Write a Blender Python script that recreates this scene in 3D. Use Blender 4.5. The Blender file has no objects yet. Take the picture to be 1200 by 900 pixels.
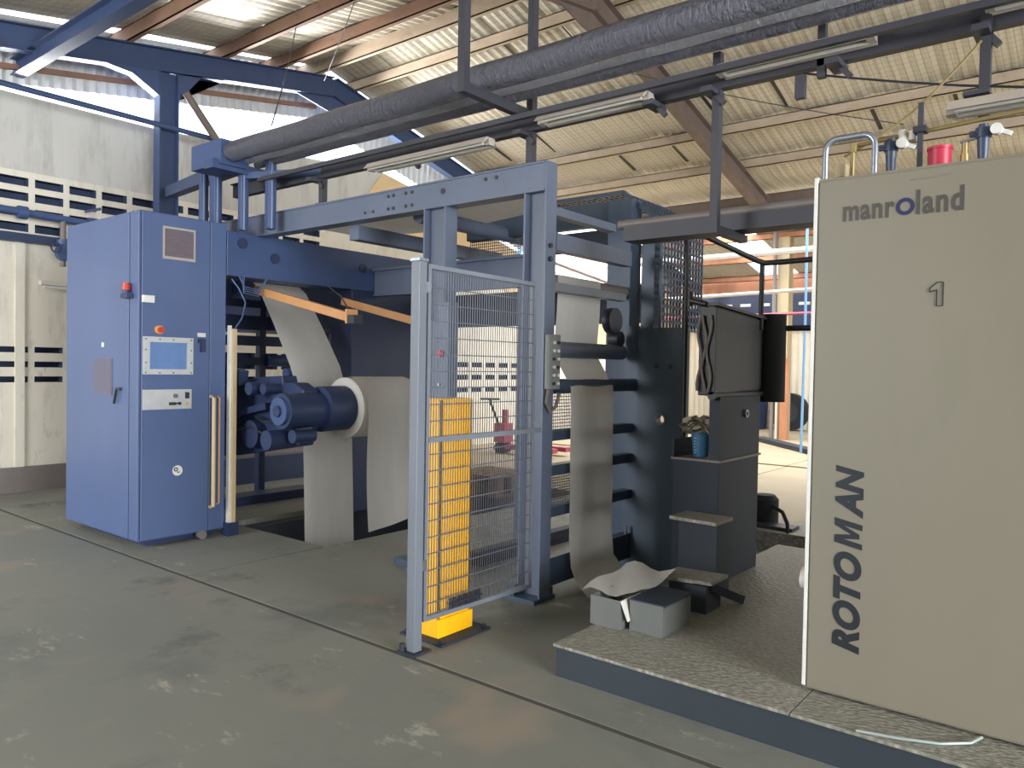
import bpy, bmesh, math, random
from mathutils import Vector, Matrix
random.seed(7)
S = bpy.context.scene
COL = S.collection

# ------------------------------------------------------------------ camera
cam_d = bpy.data.cameras.new('camera')
cam = bpy.data.objects.new('camera', cam_d)
COL.objects.link(cam)
cam_d.sensor_fit = 'HORIZONTAL'
cam_d.sensor_width = 36.0
cam_d.lens = 898.0 / 1200.0 * 36.0
cam_d.clip_start = 0.05
cam_d.clip_end = 500
right = Vector((0.77988605, 0.62568006, 0.01738414))
down = Vector((0.02785307, -0.00694484, -0.9995879))
fwd = Vector((-0.62530149, 0.78004886, -0.0228433))
up = -down
back = -fwd
cam.matrix_world = Matrix(((right.x, up.x, back.x, 0.0), (right.y, up.y, back.y, 0.0),
                           (right.z, up.z, back.z, 1.6), (0, 0, 0, 1)))
S.camera = cam

# ------------------------------------------------------------------ light
world = bpy.data.worlds.new('sky')
S.world = world
world.use_nodes = True
bgn = world.node_tree.nodes['Background']
bgn.inputs[0].default_value = (0.86, 0.93, 1.0, 1)
bgn.inputs[1].default_value = 2.4


def area(name, loc, target, sx, sy, power, color):
    d = bpy.data.lights.new(name, 'AREA')
    d.shape = 'RECTANGLE'
    d.size, d.size_y, d.energy, d.color = sx, sy, power, color
    o = bpy.data.objects.new(name, d)
    COL.objects.link(o)
    o.location = loc
    o.rotation_euler = (Vector(target) - Vector(loc)).to_track_quat('-Z', 'Y').to_euler()
    return o


# skylights of the far bay, fill lamps added behind and beside the camera
area('skylight', (-5.0, 15.6, 6.4), (-5.0, 13.6, 0), 12, 2.6, 1050, (1.0, 0.96, 0.90))
area('left_fill_light', (-6.5, -4.5, 3.4), (-10.0, 4.0, 1.8), 4, 3.0, 400, (0.97, 0.98, 1.0))  # fill lamp added to brighten the left wall
area('side_fill_light', (8.6, 0.4, 2.3), (-6.0, 2.6, 1.6), 5, 3.6, 900, (0.94, 0.97, 1.0))  # fill lamp added for the faces turned right, its opening made up
area('gable_light', (-13.6, 5.2, 3.7), (-5.0, 6.0, 6.3), 10, 1.6, 2300, (1.0, 0.99, 0.97))

S.view_settings.view_transform = 'Standard'
S.view_settings.look = 'None'
S.view_settings.exposure = 0.83
S.view_settings.gamma = 1.0
S.view_settings.use_curve_mapping = False
S.cycles.max_bounces = 8
S.cycles.diffuse_bounces = 5
S.cycles.use_denoising = True
S.cycles.sample_clamp_indirect = 8.0


# ------------------------------------------------------------------ materials
def lin(c):
    return tuple(((x / 255.0) / 12.92 if x / 255.0 <= 0.04045 else ((x / 255.0 + 0.055) / 1.055) ** 2.4) for x in c)


class NT:
    def __init__(s, name):
        s.m = bpy.data.materials.new(name)
        s.m.use_nodes = True
        s.t = s.m.node_tree
        s.b = s.t.nodes['Principled BSDF']
        s.pos = None

    def n(s, typ, **kw):
        x = s.t.nodes.new(typ)
        for k, v in kw.items():
            setattr(x, k, v)
        return x

    def l(s, a, b):
        s.t.links.new(a, b)

    def coord(s, scale=(1, 1, 1)):
        if s.pos is None:
            s.pos = s.n('ShaderNodeNewGeometry').outputs['Position']
        mp = s.n('ShaderNodeMapping')
        mp.inputs['Scale'].default_value = scale
        s.l(s.pos, mp.inputs['Vector'])
        return mp.outputs[0]

    def noise(s, scale, detail=4, stretch=(1, 1, 1), rough=0.55):
        x = s.n('ShaderNodeTexNoise')
        x.inputs['Scale'].default_value = scale
        x.inputs['Detail'].default_value = detail
        x.inputs['Roughness'].default_value = rough
        s.l(s.coord(stretch), x.inputs['Vector'])
        return x.outputs[0]

    def ramp(s, fac, lo, hi, c0=(0, 0, 0, 1), c1=(1, 1, 1, 1)):
        r = s.n('ShaderNodeValToRGB')
        r.color_ramp.elements[0].position = lo
        r.color_ramp.elements[1].position = hi
        r.color_ramp.elements[0].color = c0
        r.color_ramp.elements[1].color = c1
        s.l(fac, r.inputs[0])
        return r.outputs[0]

    def mix(s, fac, a, b):
        x = s.n('ShaderNodeMix', data_type='RGBA')
        for sock, v in ((x.inputs[0], fac), (x.inputs[6], a), (x.inputs[7], b)):
            if hasattr(v, 'is_output') or isinstance(v, bpy.types.NodeSocket):
                s.l(v, sock)
            elif isinstance(v, (int, float)):
                sock.default_value = v
            else:
                sock.default_value = (*lin(v), 1)
        return x.outputs[2]

    def bump(s, height, strength=0.3, dist=0.01):
        x = s.n('ShaderNodeBump')
        x.inputs['Strength'].default_value = strength
        x.inputs['Distance'].default_value = dist
        s.l(height, x.inputs['Height'])
        s.l(x.outputs[0], s.b.inputs['Normal'])

    def done(s, colour, rough=0.5, metal=0.0, spec=0.5):
        if isinstance(colour, bpy.types.NodeSocket):
            s.l(colour, s.b.inputs['Base Color'])
        else:
            s.b.inputs['Base Color'].default_value = (*lin(colour), 1)
        s.b.inputs['Roughness'].default_value = rough
        s.b.inputs['Metallic'].default_value = metal
        s.b.inputs['Specular IOR Level'].default_value = spec
        return s.m


def paint(name, c, rough=0.45, var=0.12, scale=3.0, dirt=None, dirt_amt=0.5, metal=0.0, stretch=(1, 1, 0.35)):
    """painted metal: soft mottling and patches of dirt"""
    t = NT(name)
    c2 = tuple(max(0, x * (1 - var)) for x in c)
    col = t.mix(t.noise(scale, 4, stretch), c2, tuple(min(255, x * (1 + var * 0.6)) for x in c))
    if dirt:
        f = t.ramp(t.noise(scale * 2.3, 6, stretch, 0.7), 0.55, 0.78, (0, 0, 0, 1), (dirt_amt,) * 3 + (1,))
        col = t.mix(f, col, dirt)
    t.bump(t.noise(90, 2), 0.05, 0.002)
    return t.done(col, rough, metal)


def plain(name, c, rough=0.5, metal=0.0):
    t = NT(name)
    col = t.mix(t.noise(14, 3), tuple(x * 0.9 for x in c), c)
    return t.done(col, rough, metal)


M = {}
M['cabinet'] = paint('cabinet_haze_blue', (80, 98, 138), 0.42, 0.10, 1.6, (92, 98, 124), 0.45)  # the blue haze on this side is mixed into the paint colour
M['stand'] = paint('reel_stand_haze_blue', (62, 82, 124), 0.45, 0.14, 1.8, (50, 66, 108), 0.5)  # colour pushed toward blue in place of the haze at the left
M['stand_dark'] = paint('reel_stand_haze_navy', (38, 52, 86), 0.5, 0.15, 2.5)  # this navy also carries the blue haze of the left side
M['frame'] = paint('portal_slate_paint', (94, 104, 124), 0.4, 0.12, 2.2, (70, 76, 92), 0.4)
M['infeed'] = paint('infeed_slate_paint', (62, 78, 98), 0.45, 0.14, 2.0, (46, 52, 64), 0.4)
M['dark'] = paint('press_dark_paint', (34, 44, 56), 0.65, 0.15, 2.5, (40, 40, 46), 0.4)
M['plate'] = paint('slate_plate_paint', (64, 78, 92), 0.5, 0.14, 2.0, (48, 54, 64), 0.4)
M['black'] = paint('black_steel', (34, 33, 34), 0.5, 0.2, 6)
M['steel_haze_blue'] = paint('roof_frame_haze_blue', (58, 76, 114), 0.55, 0.15, 2.0, (52, 60, 86), 0.5)  # steel colour includes the blue haze around the end wall
M['steel_dark'] = paint('dark_rail_paint', (58, 58, 66), 0.55, 0.2, 3, (44, 40, 40), 0.5)
M['rust_purlin'] = paint('rusty_purlin', (142, 110, 90), 0.75, 0.25, 5, (104, 72, 60), 0.7, stretch=(0.5, 1, 1))
M['pale_purlin'] = paint('pale_purlin', (184, 166, 144), 0.7, 0.18, 5, (132, 108, 92), 0.6, stretch=(0.5, 1, 1))
M['rafter'] = paint('brown_rafter', (112, 98, 92), 0.65, 0.2, 4, (84, 70, 66), 0.5)
M['white_steel'] = paint('white_pipe_paint', (214, 208, 200), 0.5, 0.08, 4)
M['grey_gate'] = paint('gate_grey_paint', (112, 118, 128), 0.4, 0.12, 4, (110, 112, 116), 0.5)
M['wire'] = plain('galvanised_wire', (104, 108, 118), 0.45, 0.3)
M['yellow'] = paint('safety_yellow_paint', (255, 184, 20), 0.4, 0.06, 5, (170, 104, 20), 0.4)
M['orange'] = paint('arm_orange_paint', (208, 152, 100), 0.5, 0.1, 5)
M['cream_bar'] = paint('curtain_cream', (200, 178, 138), 0.5, 0.1, 5)
M['panel'] = paint('press_cream_paint', (124, 118, 103), 0.45, 0.07, 1.1, (112, 108, 92), 0.5)
M['letter_dark'] = plain('letter_dark', (20, 28, 36), 0.5)
M['letter_grey'] = plain('letter_grey', (74, 68, 64), 0.5)
M['letter_blue'] = plain('letter_blue', (26, 30, 80), 0.5)
M['foil_pipe'] = None
M['white'] = plain('white_plastic', (228, 228, 222), 0.4)
M['grey_plate'] = plain('brushed_plate', (202, 204, 204), 0.4, 0.2)
M['red'] = plain('red_plastic', (200, 62, 52), 0.35)
M['pink'] = plain('faded_red_paint', (170, 70, 90), 0.5)
M['screen'] = plain('screen_glass_blue', (112, 142, 192), 0.15)
M['dark_plastic'] = plain('dark_plastic', (44, 46, 56), 0.5)
M['vent_rim'] = plain('vent_rim', (176, 166, 160), 0.5)
M['vent_grille'] = plain('vent_bronze', (116, 104, 112), 0.55)
M['rubber'] = plain('rubber', (26, 27, 31), 0.8)
M['brass'] = plain('brass', (168, 150, 104), 0.4, 0.6)
M['chrome'] = plain('polished_steel', (160, 166, 178), 0.25, 0.7)
M['bluegrey_plastic'] = plain('filter_bowl_blue', (58, 72, 96), 0.35)
M['red_can'] = plain('red_can_paint', (190, 50, 74), 0.35)
M['bucket'] = plain('bucket_blue', (70, 126, 168), 0.4)
M['rag'] = paint('rag_cloth', (186, 176, 160), 0.9, 0.3, 14, (96, 88, 84), 0.7, stretch=(1, 1, 1))
M['wood'] = paint('pallet_wood', (120, 92, 66), 0.8, 0.25, 8, (66, 50, 40), 0.6, stretch=(1, 1, 1))
M['cardboard'] = paint('tin_box_grey', (100, 103, 100), 0.6, 0.12, 4)
M['green_panel'] = plain('pendant_panel', (122, 126, 124), 0.5)
M['tube'] = plain('lamp_tube', (210, 206, 196), 0.3)
M['fixture'] = paint('lamp_housing', (186, 176, 164), 0.5, 0.1, 5)
M['gutter_grey'] = paint('gutter_grey', (120, 112, 108), 0.5, 0.1, 5)
M['blue_pipe'] = plain('blue_pipe', (84, 160, 206), 0.4)
M['cord_blue'] = plain('blue_cord', (120, 170, 220), 0.5)
M['orange_post_warm_light'] = paint('orange_post_warm_light', (180, 124, 92), 0.6, 0.2, 5, (150, 110, 90), 0.6)  # real on the post guard; on purlins and band it stands for warm light
M['beige_post'] = paint('beige_post', (178, 162, 130), 0.6, 0.1, 5)
M['amber'] = plain('amber', (230, 170, 80), 0.4)
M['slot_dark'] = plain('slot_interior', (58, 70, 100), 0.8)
M['brown'] = paint('timber_edge', (140, 104, 84), 0.7, 0.2, 6)
M['dirt'] = plain('subfloor', (36, 35, 32), 0.9)
M['joint'] = plain('joint_mastic', (74, 71, 66), 0.9)
M['hose'] = plain('clear_hose', (150, 160, 156), 0.3)
M['skirt'] = paint('platform_skirt', (46, 54, 62), 0.5, 0.12, 3)

# wrapped black pipes, crinkled shine
t = NT('wrapped_pipe')
nz = t.noise(20, 5, (2.2, 0.8, 0.8), 0.7)
t.bump(nz, 1.0, 0.06)
M['foil_pipe'] = t.done(t.mix(nz, (62, 62, 70), (128, 128, 138)), 0.26, 0.6)
t = NT('wrapped_foil_pipe')
nz = t.noise(24, 5, (2.2, 0.8, 0.8), 0.7)
t.bump(nz, 1.0, 0.06)
M['foil_bright'] = t.done(t.mix(nz, (150, 150, 156), (214, 214, 218)), 0.3, 0.35)

# concrete floor
t = NT('floor_concrete')
base = t.mix(t.noise(0.55, 5), (106, 109, 102), (134, 133, 124))
base = t.mix(t.ramp(t.noise(1.1, 6, (1, 1, 1), 0.65), 0.52, 0.64), base, (108, 110, 104))
base = t.mix(t.ramp(t.noise(0.8, 3, (1.3, 0.8, 1)), 0.60, 0.72), base, (144, 131, 116))
st = t.n('ShaderNodeTexNoise'); st.inputs['Scale'].default_value = 0.9; st.inputs['Detail'].default_value = 7
st.inputs['Roughness'].default_value = 0.7
mp = t.n('ShaderNodeMapping'); mp.inputs['Location'].default_value = (3.4, 8.1, 0)
t.l(t.pos, mp.inputs['Vector']); t.l(mp.outputs[0], st.inputs['Vector'])
base = t.mix(t.ramp(st.outputs[0], 0.58, 0.70, (0, 0, 0, 1), (0.85, 0.85, 0.85, 1)), base, (76, 76, 76))
base = t.mix(t.ramp(t.noise(2.6, 8, (0.7, 1.4, 1), 0.75), 0.60, 0.66, (0, 0, 0, 1), (0.5, 0.5, 0.5, 1)), base, (188, 182, 164))
t.bump(t.noise(7, 6), 0.25, 0.01)
M['floor'] = t.done(base, 0.62)

# far bay floor, a paler and warmer concrete tone
t = NT('pale_concrete')
M['floor_pale'] = t.done(t.mix(t.noise(0.9, 5, (0.5, 2, 1)), (142, 130, 108), (164, 150, 124)), 0.7)

# tread plate
t = NT('tread_plate')
br = t.n('ShaderNodeTexVoronoi'); br.inputs['Scale'].default_value = 34
mp = t.n('ShaderNodeMapping'); mp.inputs['Rotation'].default_value = (0, 0, 0.785); mp.inputs['Scale'].default_value = (1.0, 2.2, 1)
t.coord(); t.l(t.pos, mp.inputs['Vector']); t.l(mp.outputs[0], br.inputs['Vector'])
t.bump(br.outputs['Distance'], 0.7, 0.01)
hl = t.ramp(br.outputs['Distance'], 0.1, 0.6)
M['tread'] = t.done(t.mix(hl, (160, 156, 144), (128, 126, 116)), 0.5, 0.1)

# plaster walls
t = NT('wall_plaster')
base = t.mix(t.noise(0.7, 5), (208, 202, 188), (232, 226, 210))
base = t.mix(t.ramp(t.noise(2.0, 7, (1, 2.2, 0.5), 0.7), 0.52, 0.72, (0, 0, 0, 1), (0.6, 0.6, 0.6, 1)), base, (168, 162, 150))
sz = t.n('ShaderNodeSeparateXYZ'); t.l(t.pos, sz.inputs[0])
base = t.mix(t.ramp(t.noise(5.0, 7, (1, 1, 0.4), 0.75), 0.60, 0.72, (0, 0, 0, 1), (0.6, 0.6, 0.6, 1)), base, (140, 138, 134))
t.bump(t.noise(11, 6), 0.2, 0.01)
M['wall'] = t.done(base, 0.85)
t = NT('wall_plaster_grey')
base = t.mix(t.noise(0.8, 6, (1, 1, 0.4)), (186, 184, 178), (210, 208, 202))
base = t.mix(t.ramp(t.noise(2.4, 7, (1, 1.6, 0.35), 0.7), 0.50, 0.74, (0, 0, 0, 1), (0.7, 0.7, 0.7, 1)), base, (150, 148, 144))
M['wall_grey'] = t.done(base, 0.85)
t = NT('wall_sand')
M['wall_sand'] = t.done(t.mix(t.noise(1.2, 4), (214, 184, 140), (230, 204, 160)), 0.85)

# insulation foil under the roof: fine wire netting drawn as darker lines, dusty patches
t = NT('roof_insulation')
wx = t.n('ShaderNodeTexWave', wave_type='BANDS', bands_direction='X'); wx.inputs['Scale'].default_value = 4.2
wx.inputs['Distortion'].default_value = 0.4
wy = t.n('ShaderNodeTexWave', wave_type='BANDS', bands_direction='Y'); wy.inputs['Scale'].default_value = 3.2
wy.inputs['Distortion'].default_value = 0.4
c = t.coord(); t.l(c, wx.inputs['Vector']); t.l(c, wy.inputs['Vector'])
base = t.mix(t.noise(0.8, 5), (178, 170, 152), (206, 200, 184))
base = t.mix(t.ramp(t.noise(2.2, 6, (1, 0.5, 1), 0.7), 0.56, 0.76, (0, 0, 0, 1), (0.55, 0.55, 0.55, 1)), base, (178, 162, 132))
base = t.mix(t.ramp(wx.outputs[1], 0.0, 0.16, (0.5, 0.5, 0.5, 1), (0, 0, 0, 1)), base, (128, 118, 98))
base = t.mix(t.ramp(wy.outputs[1], 0.0, 0.10, (0.35, 0.35, 0.35, 1), (0, 0, 0, 1)), base, (128, 118, 98))
t.bump(t.noise(5, 4), 0.3, 0.03)
M['insulation'] = t.done(base, 0.5, 0.15)
t = NT('corrugated_zinc')
M['zinc'] = t.done(t.mix(t.noise(3, 4), (196, 198, 200), (226, 226, 222)), 0.5, 0.2)
t = NT('corrugated_cream')
M['zinc_cream'] = t.done(t.mix(t.noise(3, 4), (216, 206, 186), (236, 228, 208)), 0.6)

# paper: lets a little light through
t = NT('paper')
col = t.mix(t.noise(4, 4, (3, 3, 0.4)), (224, 222, 216), (238, 236, 232))
t.l(col, t.b.inputs['Base Color'])
t.b.inputs['Roughness'].default_value = 0.6
tr = t.n('ShaderNodeBsdfTranslucent')
t.l(col, tr.inputs[0])
mx = t.n('ShaderNodeMixShader'); mx.inputs[0].default_value = 0.42
t.l(t.b.outputs[0], mx.inputs[1]); t.l(tr.outputs[0], mx.inputs[2])
t.l(mx.outputs[0], t.t.nodes['Material Output'].inputs[0])
t.bump(t.noise(3, 3, (2, 2, 0.6)), 0.15, 0.03)
M['paper'] = t.m


# ------------------------------------------------------------------ mesh helpers
class MB:
    def __init__(s):
        s.v, s.f = [], []

    def add(s, vs, fs):
        n = len(s.v)
        s.v += [Vector(p) for p in vs]
        s.f += [tuple(i + n for i in q) for q in fs]
        return s

    def box(s, x0, y0, z0, x1, y1, z1):
        x0, x1 = min(x0, x1), max(x0, x1); y0, y1 = min(y0, y1), max(y0, y1); z0, z1 = min(z0, z1), max(z0, z1)
        return s.add([(x0, y0, z0), (x1, y0, z0), (x1, y1, z0), (x0, y1, z0), (x0, y0, z1), (x1, y0, z1), (x1, y1, z1), (x0, y1, z1)],
                     [(0, 3, 2, 1), (4, 5, 6, 7), (0, 1, 5, 4), (1, 2, 6, 5), (2, 3, 7, 6), (3, 0, 4, 7)])

    def beam(s, p0, p1, w, h, upv=(0, 0, 1)):
        p0, p1 = Vector(p0), Vector(p1)
        d = (p1 - p0).normalized()
        u = Vector(upv)
        if abs(d.dot(u)) > 0.98:
            u = Vector((0, 1, 0))
        side = d.cross(u).normalized()
        u = side.cross(d).normalized()
        a, b = side * w / 2, u * h / 2
        return s.add([p0 - a - b, p0 + a - b, p0 + a + b, p0 - a + b, p1 - a - b, p1 + a - b, p1 + a + b, p1 - a + b],
                     [(0, 3, 2, 1), (4, 5, 6, 7), (0, 1, 5, 4), (1, 2, 6, 5), (2, 3, 7, 6), (3, 0, 4, 7)])

    def ibeam(s, p0, p1, w, h, upv=(0, 0, 1), t=0.014):
        p0, p1 = Vector(p0), Vector(p1)
        d = (p1 - p0).normalized()
        u = Vector(upv)
        if abs(d.dot(u)) > 0.98:
            u = Vector((0, 1, 0))
        side = d.cross(u).normalized()
        u = side.cross(d).normalized()
        for sg in (-1, 1):
            o = u * sg * (h / 2 - t / 2)
            s.beam(p0 + o, p1 + o, w, t, u)
        return s.beam(p0, p1, t, h - 2 * t, u)

    def cyl(s, p0, p1, r, n=16, r1=None, caps=True):
        p0, p1 = Vector(p0), Vector(p1)
        r1 = r if r1 is None else r1
        d = (p1 - p0).normalized()
        u = Vector((0, 0, 1)) if abs(d.z) < 0.9 else Vector((1, 0, 0))
        a = d.cross(u).normalized(); b = d.cross(a).normalized()
        vs = []
        for p, rr in ((p0, r), (p1, r1)):
            for i in range(n):
                an = 2 * math.pi * i / n
                vs.append(p + a * math.cos(an) * rr + b * math.sin(an) * rr)
        fs = [(i, (i + 1) % n, n + (i + 1) % n, n + i) for i in range(n)]
        if caps:
            fs += [tuple(range(n - 1, -1, -1)), tuple(range(n, 2 * n))]
        return s.add(vs, fs)

    def ring(s, c, d, r0, r1, h, n=24):
        """washer with centre c, axis d, from radius r0 to r1, height h"""
        c, d = Vector(c), Vector(d).normalized()
        u = Vector((0, 0, 1)) if abs(d.z) < 0.9 else Vector((1, 0, 0))
        a = d.cross(u).normalized(); b = d.cross(a).normalized()
        vs = []
        for r, o in ((r0, 0), (r1, 0), (r1, h), (r0, h)):
            for i in range(n):
                an = 2 * math.pi * i / n
                vs.append(c + d * o + (a * math.cos(an) + b * math.sin(an)) * r)
        fs = []
        for k in range(4):
            k2 = (k + 1) % 4
            for i in range(n):
                j = (i + 1) % n
                fs.append((k * n + i, k * n + j, k2 * n + j, k2 * n + i))
        return s.add(vs, fs)

    def tube(s, pts, r, n=8):
        pts = [Vector(p) for p in pts]
        prev = None
        rings = []
        for i, p in enumerate(pts):
            d = (pts[min(i + 1, len(pts) - 1)] - pts[max(i - 1, 0)]).normalized()
            if prev is None:
                u = Vector((0, 0, 1)) if abs(d.z) < 0.9 else Vector((1, 0, 0))
                a = d.cross(u).normalized()
            else:
                a = (prev - d * prev.dot(d)).normalized()
            prev = a
            b = d.cross(a)
            rings.append([p + (a * math.cos(2 * math.pi * k / n) + b * math.sin(2 * math.pi * k / n)) * r for k in range(n)])
        vs = [q for rg in rings for q in rg]
        fs = []
        for i in range(len(pts) - 1):
            for k in range(n):
                k2 = (k + 1) % n
                fs.append((i * n + k, i * n + k2, (i + 1) * n + k2, (i + 1) * n + k))
        fs += [tuple(range(n - 1, -1, -1)), tuple((len(pts) - 1) * n + k for k in range(n))]
        return s.add(vs, fs)

    def prism(s, pts, off):
        pts = [Vector(p) for p in pts]; off = Vector(off); n = len(pts)
        return s.add(pts + [p + off for p in pts],
                     [tuple(range(n - 1, -1, -1)), tuple(range(n, 2 * n))] + [(i, (i + 1) % n, n + (i + 1) % n, n + i) for i in range(n)])

    def grid(s, rows):
        n = len(rows[0])
        return s.add([p for r in rows for p in r],
                     [(i * n + j, i * n + j + 1, (i + 1) * n + j + 1, (i + 1) * n + j) for i in range(len(rows) - 1) for j in range(n - 1)])

    def mesh(s, name, mat, org=(0, 0, 0), smooth=False):
        org = Vector(org)
        me = bpy.data.meshes.new(name)
        me.from_pydata([tuple(p - org) for p in s.v], [], s.f)
        bm = bmesh.new(); bm.from_mesh(me)
        bmesh.ops.recalc_face_normals(bm, faces=bm.faces)
        bm.to_mesh(me); bm.free()
        me.materials.append(mat)
        if smooth:
            me.polygons.foreach_set('use_smooth', [True] * len(me.polygons))
            try:
                me.set_sharp_from_angle(angle=math.radians(40))
            except Exception:
                pass
        return me


def root_loc(o):
    while o.parent:
        o = o.parent
    return o.location


def part(name, mb, mat, parent, smooth=False, bevel=0.0, label=None, kind=None):
    org = root_loc(parent) if parent else Vector((0, 0, 0))
    if not parent:
        xs = [p.x for p in mb.v]; ys = [p.y for p in mb.v]; zs = [p.z for p in mb.v]
        org = Vector(((min(xs) + max(xs)) / 2, (min(ys) + max(ys)) / 2, min(zs)))
    o = bpy.data.objects.new(name, mb.mesh(name, mat, org, smooth))
    COL.objects.link(o)
    if parent:
        o.parent = parent
    else:
        o.location = org
    if bevel:
        m = o.modifiers.new('bevel', 'BEVEL'); m.width = bevel; m.segments = 2; m.limit_method = 'ANGLE'
        m.angle_limit = math.radians(50)
    if label:
        o['label'] = label
    if kind:
        o['kind'] = kind
    return o


def thing(name, label, cat, loc, group=None):
    o = bpy.data.objects.new(name, None)
    COL.objects.link(o)
    o.location = loc
    o.empty_display_size = 0.1
    o['label'] = label; o['category'] = cat
    if group:
        o['group'] = group
    return o


def solo(name, mb, mat, label, cat, group=None, smooth=False, bevel=0.0):
    o = part(name, mb, mat, None, smooth, bevel)
    o['label'] = label; o['category'] = cat
    if group:
        o['group'] = group
    return o


def struct(name, mb, mat, parent=None, smooth=False, label=None):
    o = part(name, mb, mat, parent, smooth)
    if not parent:
        o['kind'] = 'structure'
    if label:
        o['label'] = label
    return o


def arc(c, a, b, r, a0, a1, n=8):
    c, a, b = Vector(c), Vector(a), Vector(b)
    return [c + (a * math.cos(a0 + (a1 - a0) * i / n) + b * math.sin(a0 + (a1 - a0) * i / n)) * r for i in range(n + 1)]


X0, ZR, YR, SN, SF, YV = -10.3, 6.1, 7.7, 0.165, 0.26, 13.7


def roofz(y):
    if y <= YR:
        return ZR + SN * (y - YR)
    if y <= YV:
        return ZR - SF * (y - YR)
    return ZR - SF * (YV - YR) + 0.62 - 0.20 * (y - 15.6) if y > 15.0 else ZR - SF * (YV - YR) + 0.35 * (y - YV)


# ------------------------------------------------------------------ floor
floor = struct('floor', MB().box(-14, -9, -0.60, 9, 30, -0.58), M['dirt'], label='concrete factory floor cast in slabs')
g = 0.011


def slab(x0, y0, x1, y1, m='floor', z=0.0):
    part('floor_slab', MB().box(x0 + g, y0 + g, -0.55, x1 - g, y1 - g, z), M[m], floor)


part('joint_filler', MB().box(-14, 2.893, -.4, 9, 2.935, -.003), M['joint'], floor, label='dark sealed floor joint')
PX0, PX1, PY0, PY1 = -6.92, -5.42, 4.19, 8.2
for a, b in ((-14, -9.3), (-9.3, 2.0), (2.0, 9)):
    slab(a, -9, b, -1.6); slab(a, -1.602 + .004, b, 2.905)
for a, b in ((-14, -9.3), (-9.3, PX0), (PX1, -0.4), (-0.4, 9)):
    slab(a, 2.92, b, PY1)
slab(PX0, 2.92, PX1, PY0)
for a, b in ((-14, -8.6), (-8.6, -4.4), (-4.4, 0.5), (0.5, 9)):
    slab(a, PY1, b, 12.9, 'floor_pale'); slab(a, 12.9, b, 17.5, 'floor_pale', 0.02); slab(a, 17.5, b, 30, 'floor_pale', 0.02)
struct('ground', MB().box(-70, -70, -0.70, 70, 70, -0.66), M['floor'], label='pale yard ground around the hall')

# ------------------------------------------------------------------ end wall with slot vents
prof = [(-3.0, 4.7), (5.1, 4.72), (9.1, 4.97), (9.8, 4.84), (13.4, 3.95), (16.3, 3.25), (18.6, 3.55), (21.3, 3.7), (24.2, 1.9)]


def profz(y):
    for (a, za), (b, zb) in zip(prof, prof[1:]):
        if a <= y <= b:
            return za + (zb - za) * (y - a) / (b - a)
    return prof[-1][1]


slots = []
ys = 2.46
for i in range(14):
    y0 = ys + i * 0.385
    for z in (3.695, 3.52, 3.335, 3.155):
        slots.append((y0, y0 + 0.315, z - 0.05, z + 0.05))
    for z in (1.70, 1.525, 1.345):
        slots.append((y0, y0 + 0.315, z - 0.035, z + 0.035))
for i in range(14):
    y0 = 8.6 + i * 0.42
    for z, h in ((2.72, 0.05), (1.62, 0.05), (1.37, 0.05), (1.12, 0.05)):
        slots.append((y0, y0 + 0.32, z - h, z + h))
ycut = sorted({-3.0, 24.2} | {s_[0] for s_ in slots} | {s_[1] for s_ in slots} | {p[0] for p in prof})
zcut = sorted({0.0, 2.9} | {z for s_ in slots for z in (s_[2], s_[3])})
zcut = [z for z in zcut]
wl, wu = MB(), MB()
reveal = MB()


def inslot(y, z):
    return any(a < y < b and c < z < d for a, b, c, d in slots)


ZT = 3.82
zc = sorted(set(z for z in zcut if z < ZT) | {ZT})
for ya, yb in zip(ycut, ycut[1:]):
    ym = (ya + yb) / 2
    low = min(profz(ya + 1e-4), profz(yb - 1e-4)) < ZT
    if low:
        # short column: cut at the profile, keep slots below 2.9
        zz = [z for z in zc if z <= 1.80]
        top = (profz(ya + 1e-5), profz(yb - 1e-5))
    else:
        zz = zc
        top = (profz(ya + 1e-5), profz(yb - 1e-5))
    for za, zb in zip(zz, zz[1:]):
        if inslot(ym, (za + zb) / 2):
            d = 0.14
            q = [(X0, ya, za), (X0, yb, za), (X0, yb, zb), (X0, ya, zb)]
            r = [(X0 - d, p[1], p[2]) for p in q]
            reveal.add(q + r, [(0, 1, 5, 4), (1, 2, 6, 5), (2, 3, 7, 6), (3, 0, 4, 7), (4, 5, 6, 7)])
        else:
            wl.add([(X0, ya, za), (X0, yb, za), (X0, yb, zb), (X0, ya, zb)], [(0, 1, 2, 3)])
    zt = zz[-1]
    (wl if low else wu).add([(X0, ya, zt), (X0, yb, zt), (X0, yb, top[1]), (X0, ya, top[0])], [(0, 1, 2, 3)])
    wu.add([(X0, ya, top[0]), (X0, yb, top[1]), (X0 - 0.24, yb, top[1]), (X0 - 0.24, ya, top[0])], [(0, 1, 2, 3)])
    wl.add([(X0 - 0.24, ya, 0), (X0 - 0.24, yb, 0), (X0 - 0.24, yb, top[1]), (X0 - 0.24, ya, top[0])], [(0, 1, 2, 3)])
wall = struct('wall_left', wl, M['wall'], label='pale plastered end wall with rows of slot vents')
struct('upper_wall', wu, M['wall_grey'], wall)
struct('vent_reveal', reveal, M['slot_dark'], wall)
struct('ledge', MB().box(X0 + 0.003, -3, 2.97, X0 + 0.12, 7.6, 3.07), M['stand_dark'], wall, label='dark steel ledge under the upper vents')
struct('wall_pilaster', MB().box(X0 + 0.004, 3.40, 0, X0 + 0.03, 3.50, 2.97), M['wall'], wall)
trim = struct('baseboard_left', MB().box(X0 + 0.003, -3, 0.0, X0 + 0.05, 8, 0.30), M['gutter_grey'], label='dark stained base band along the end wall')
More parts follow.
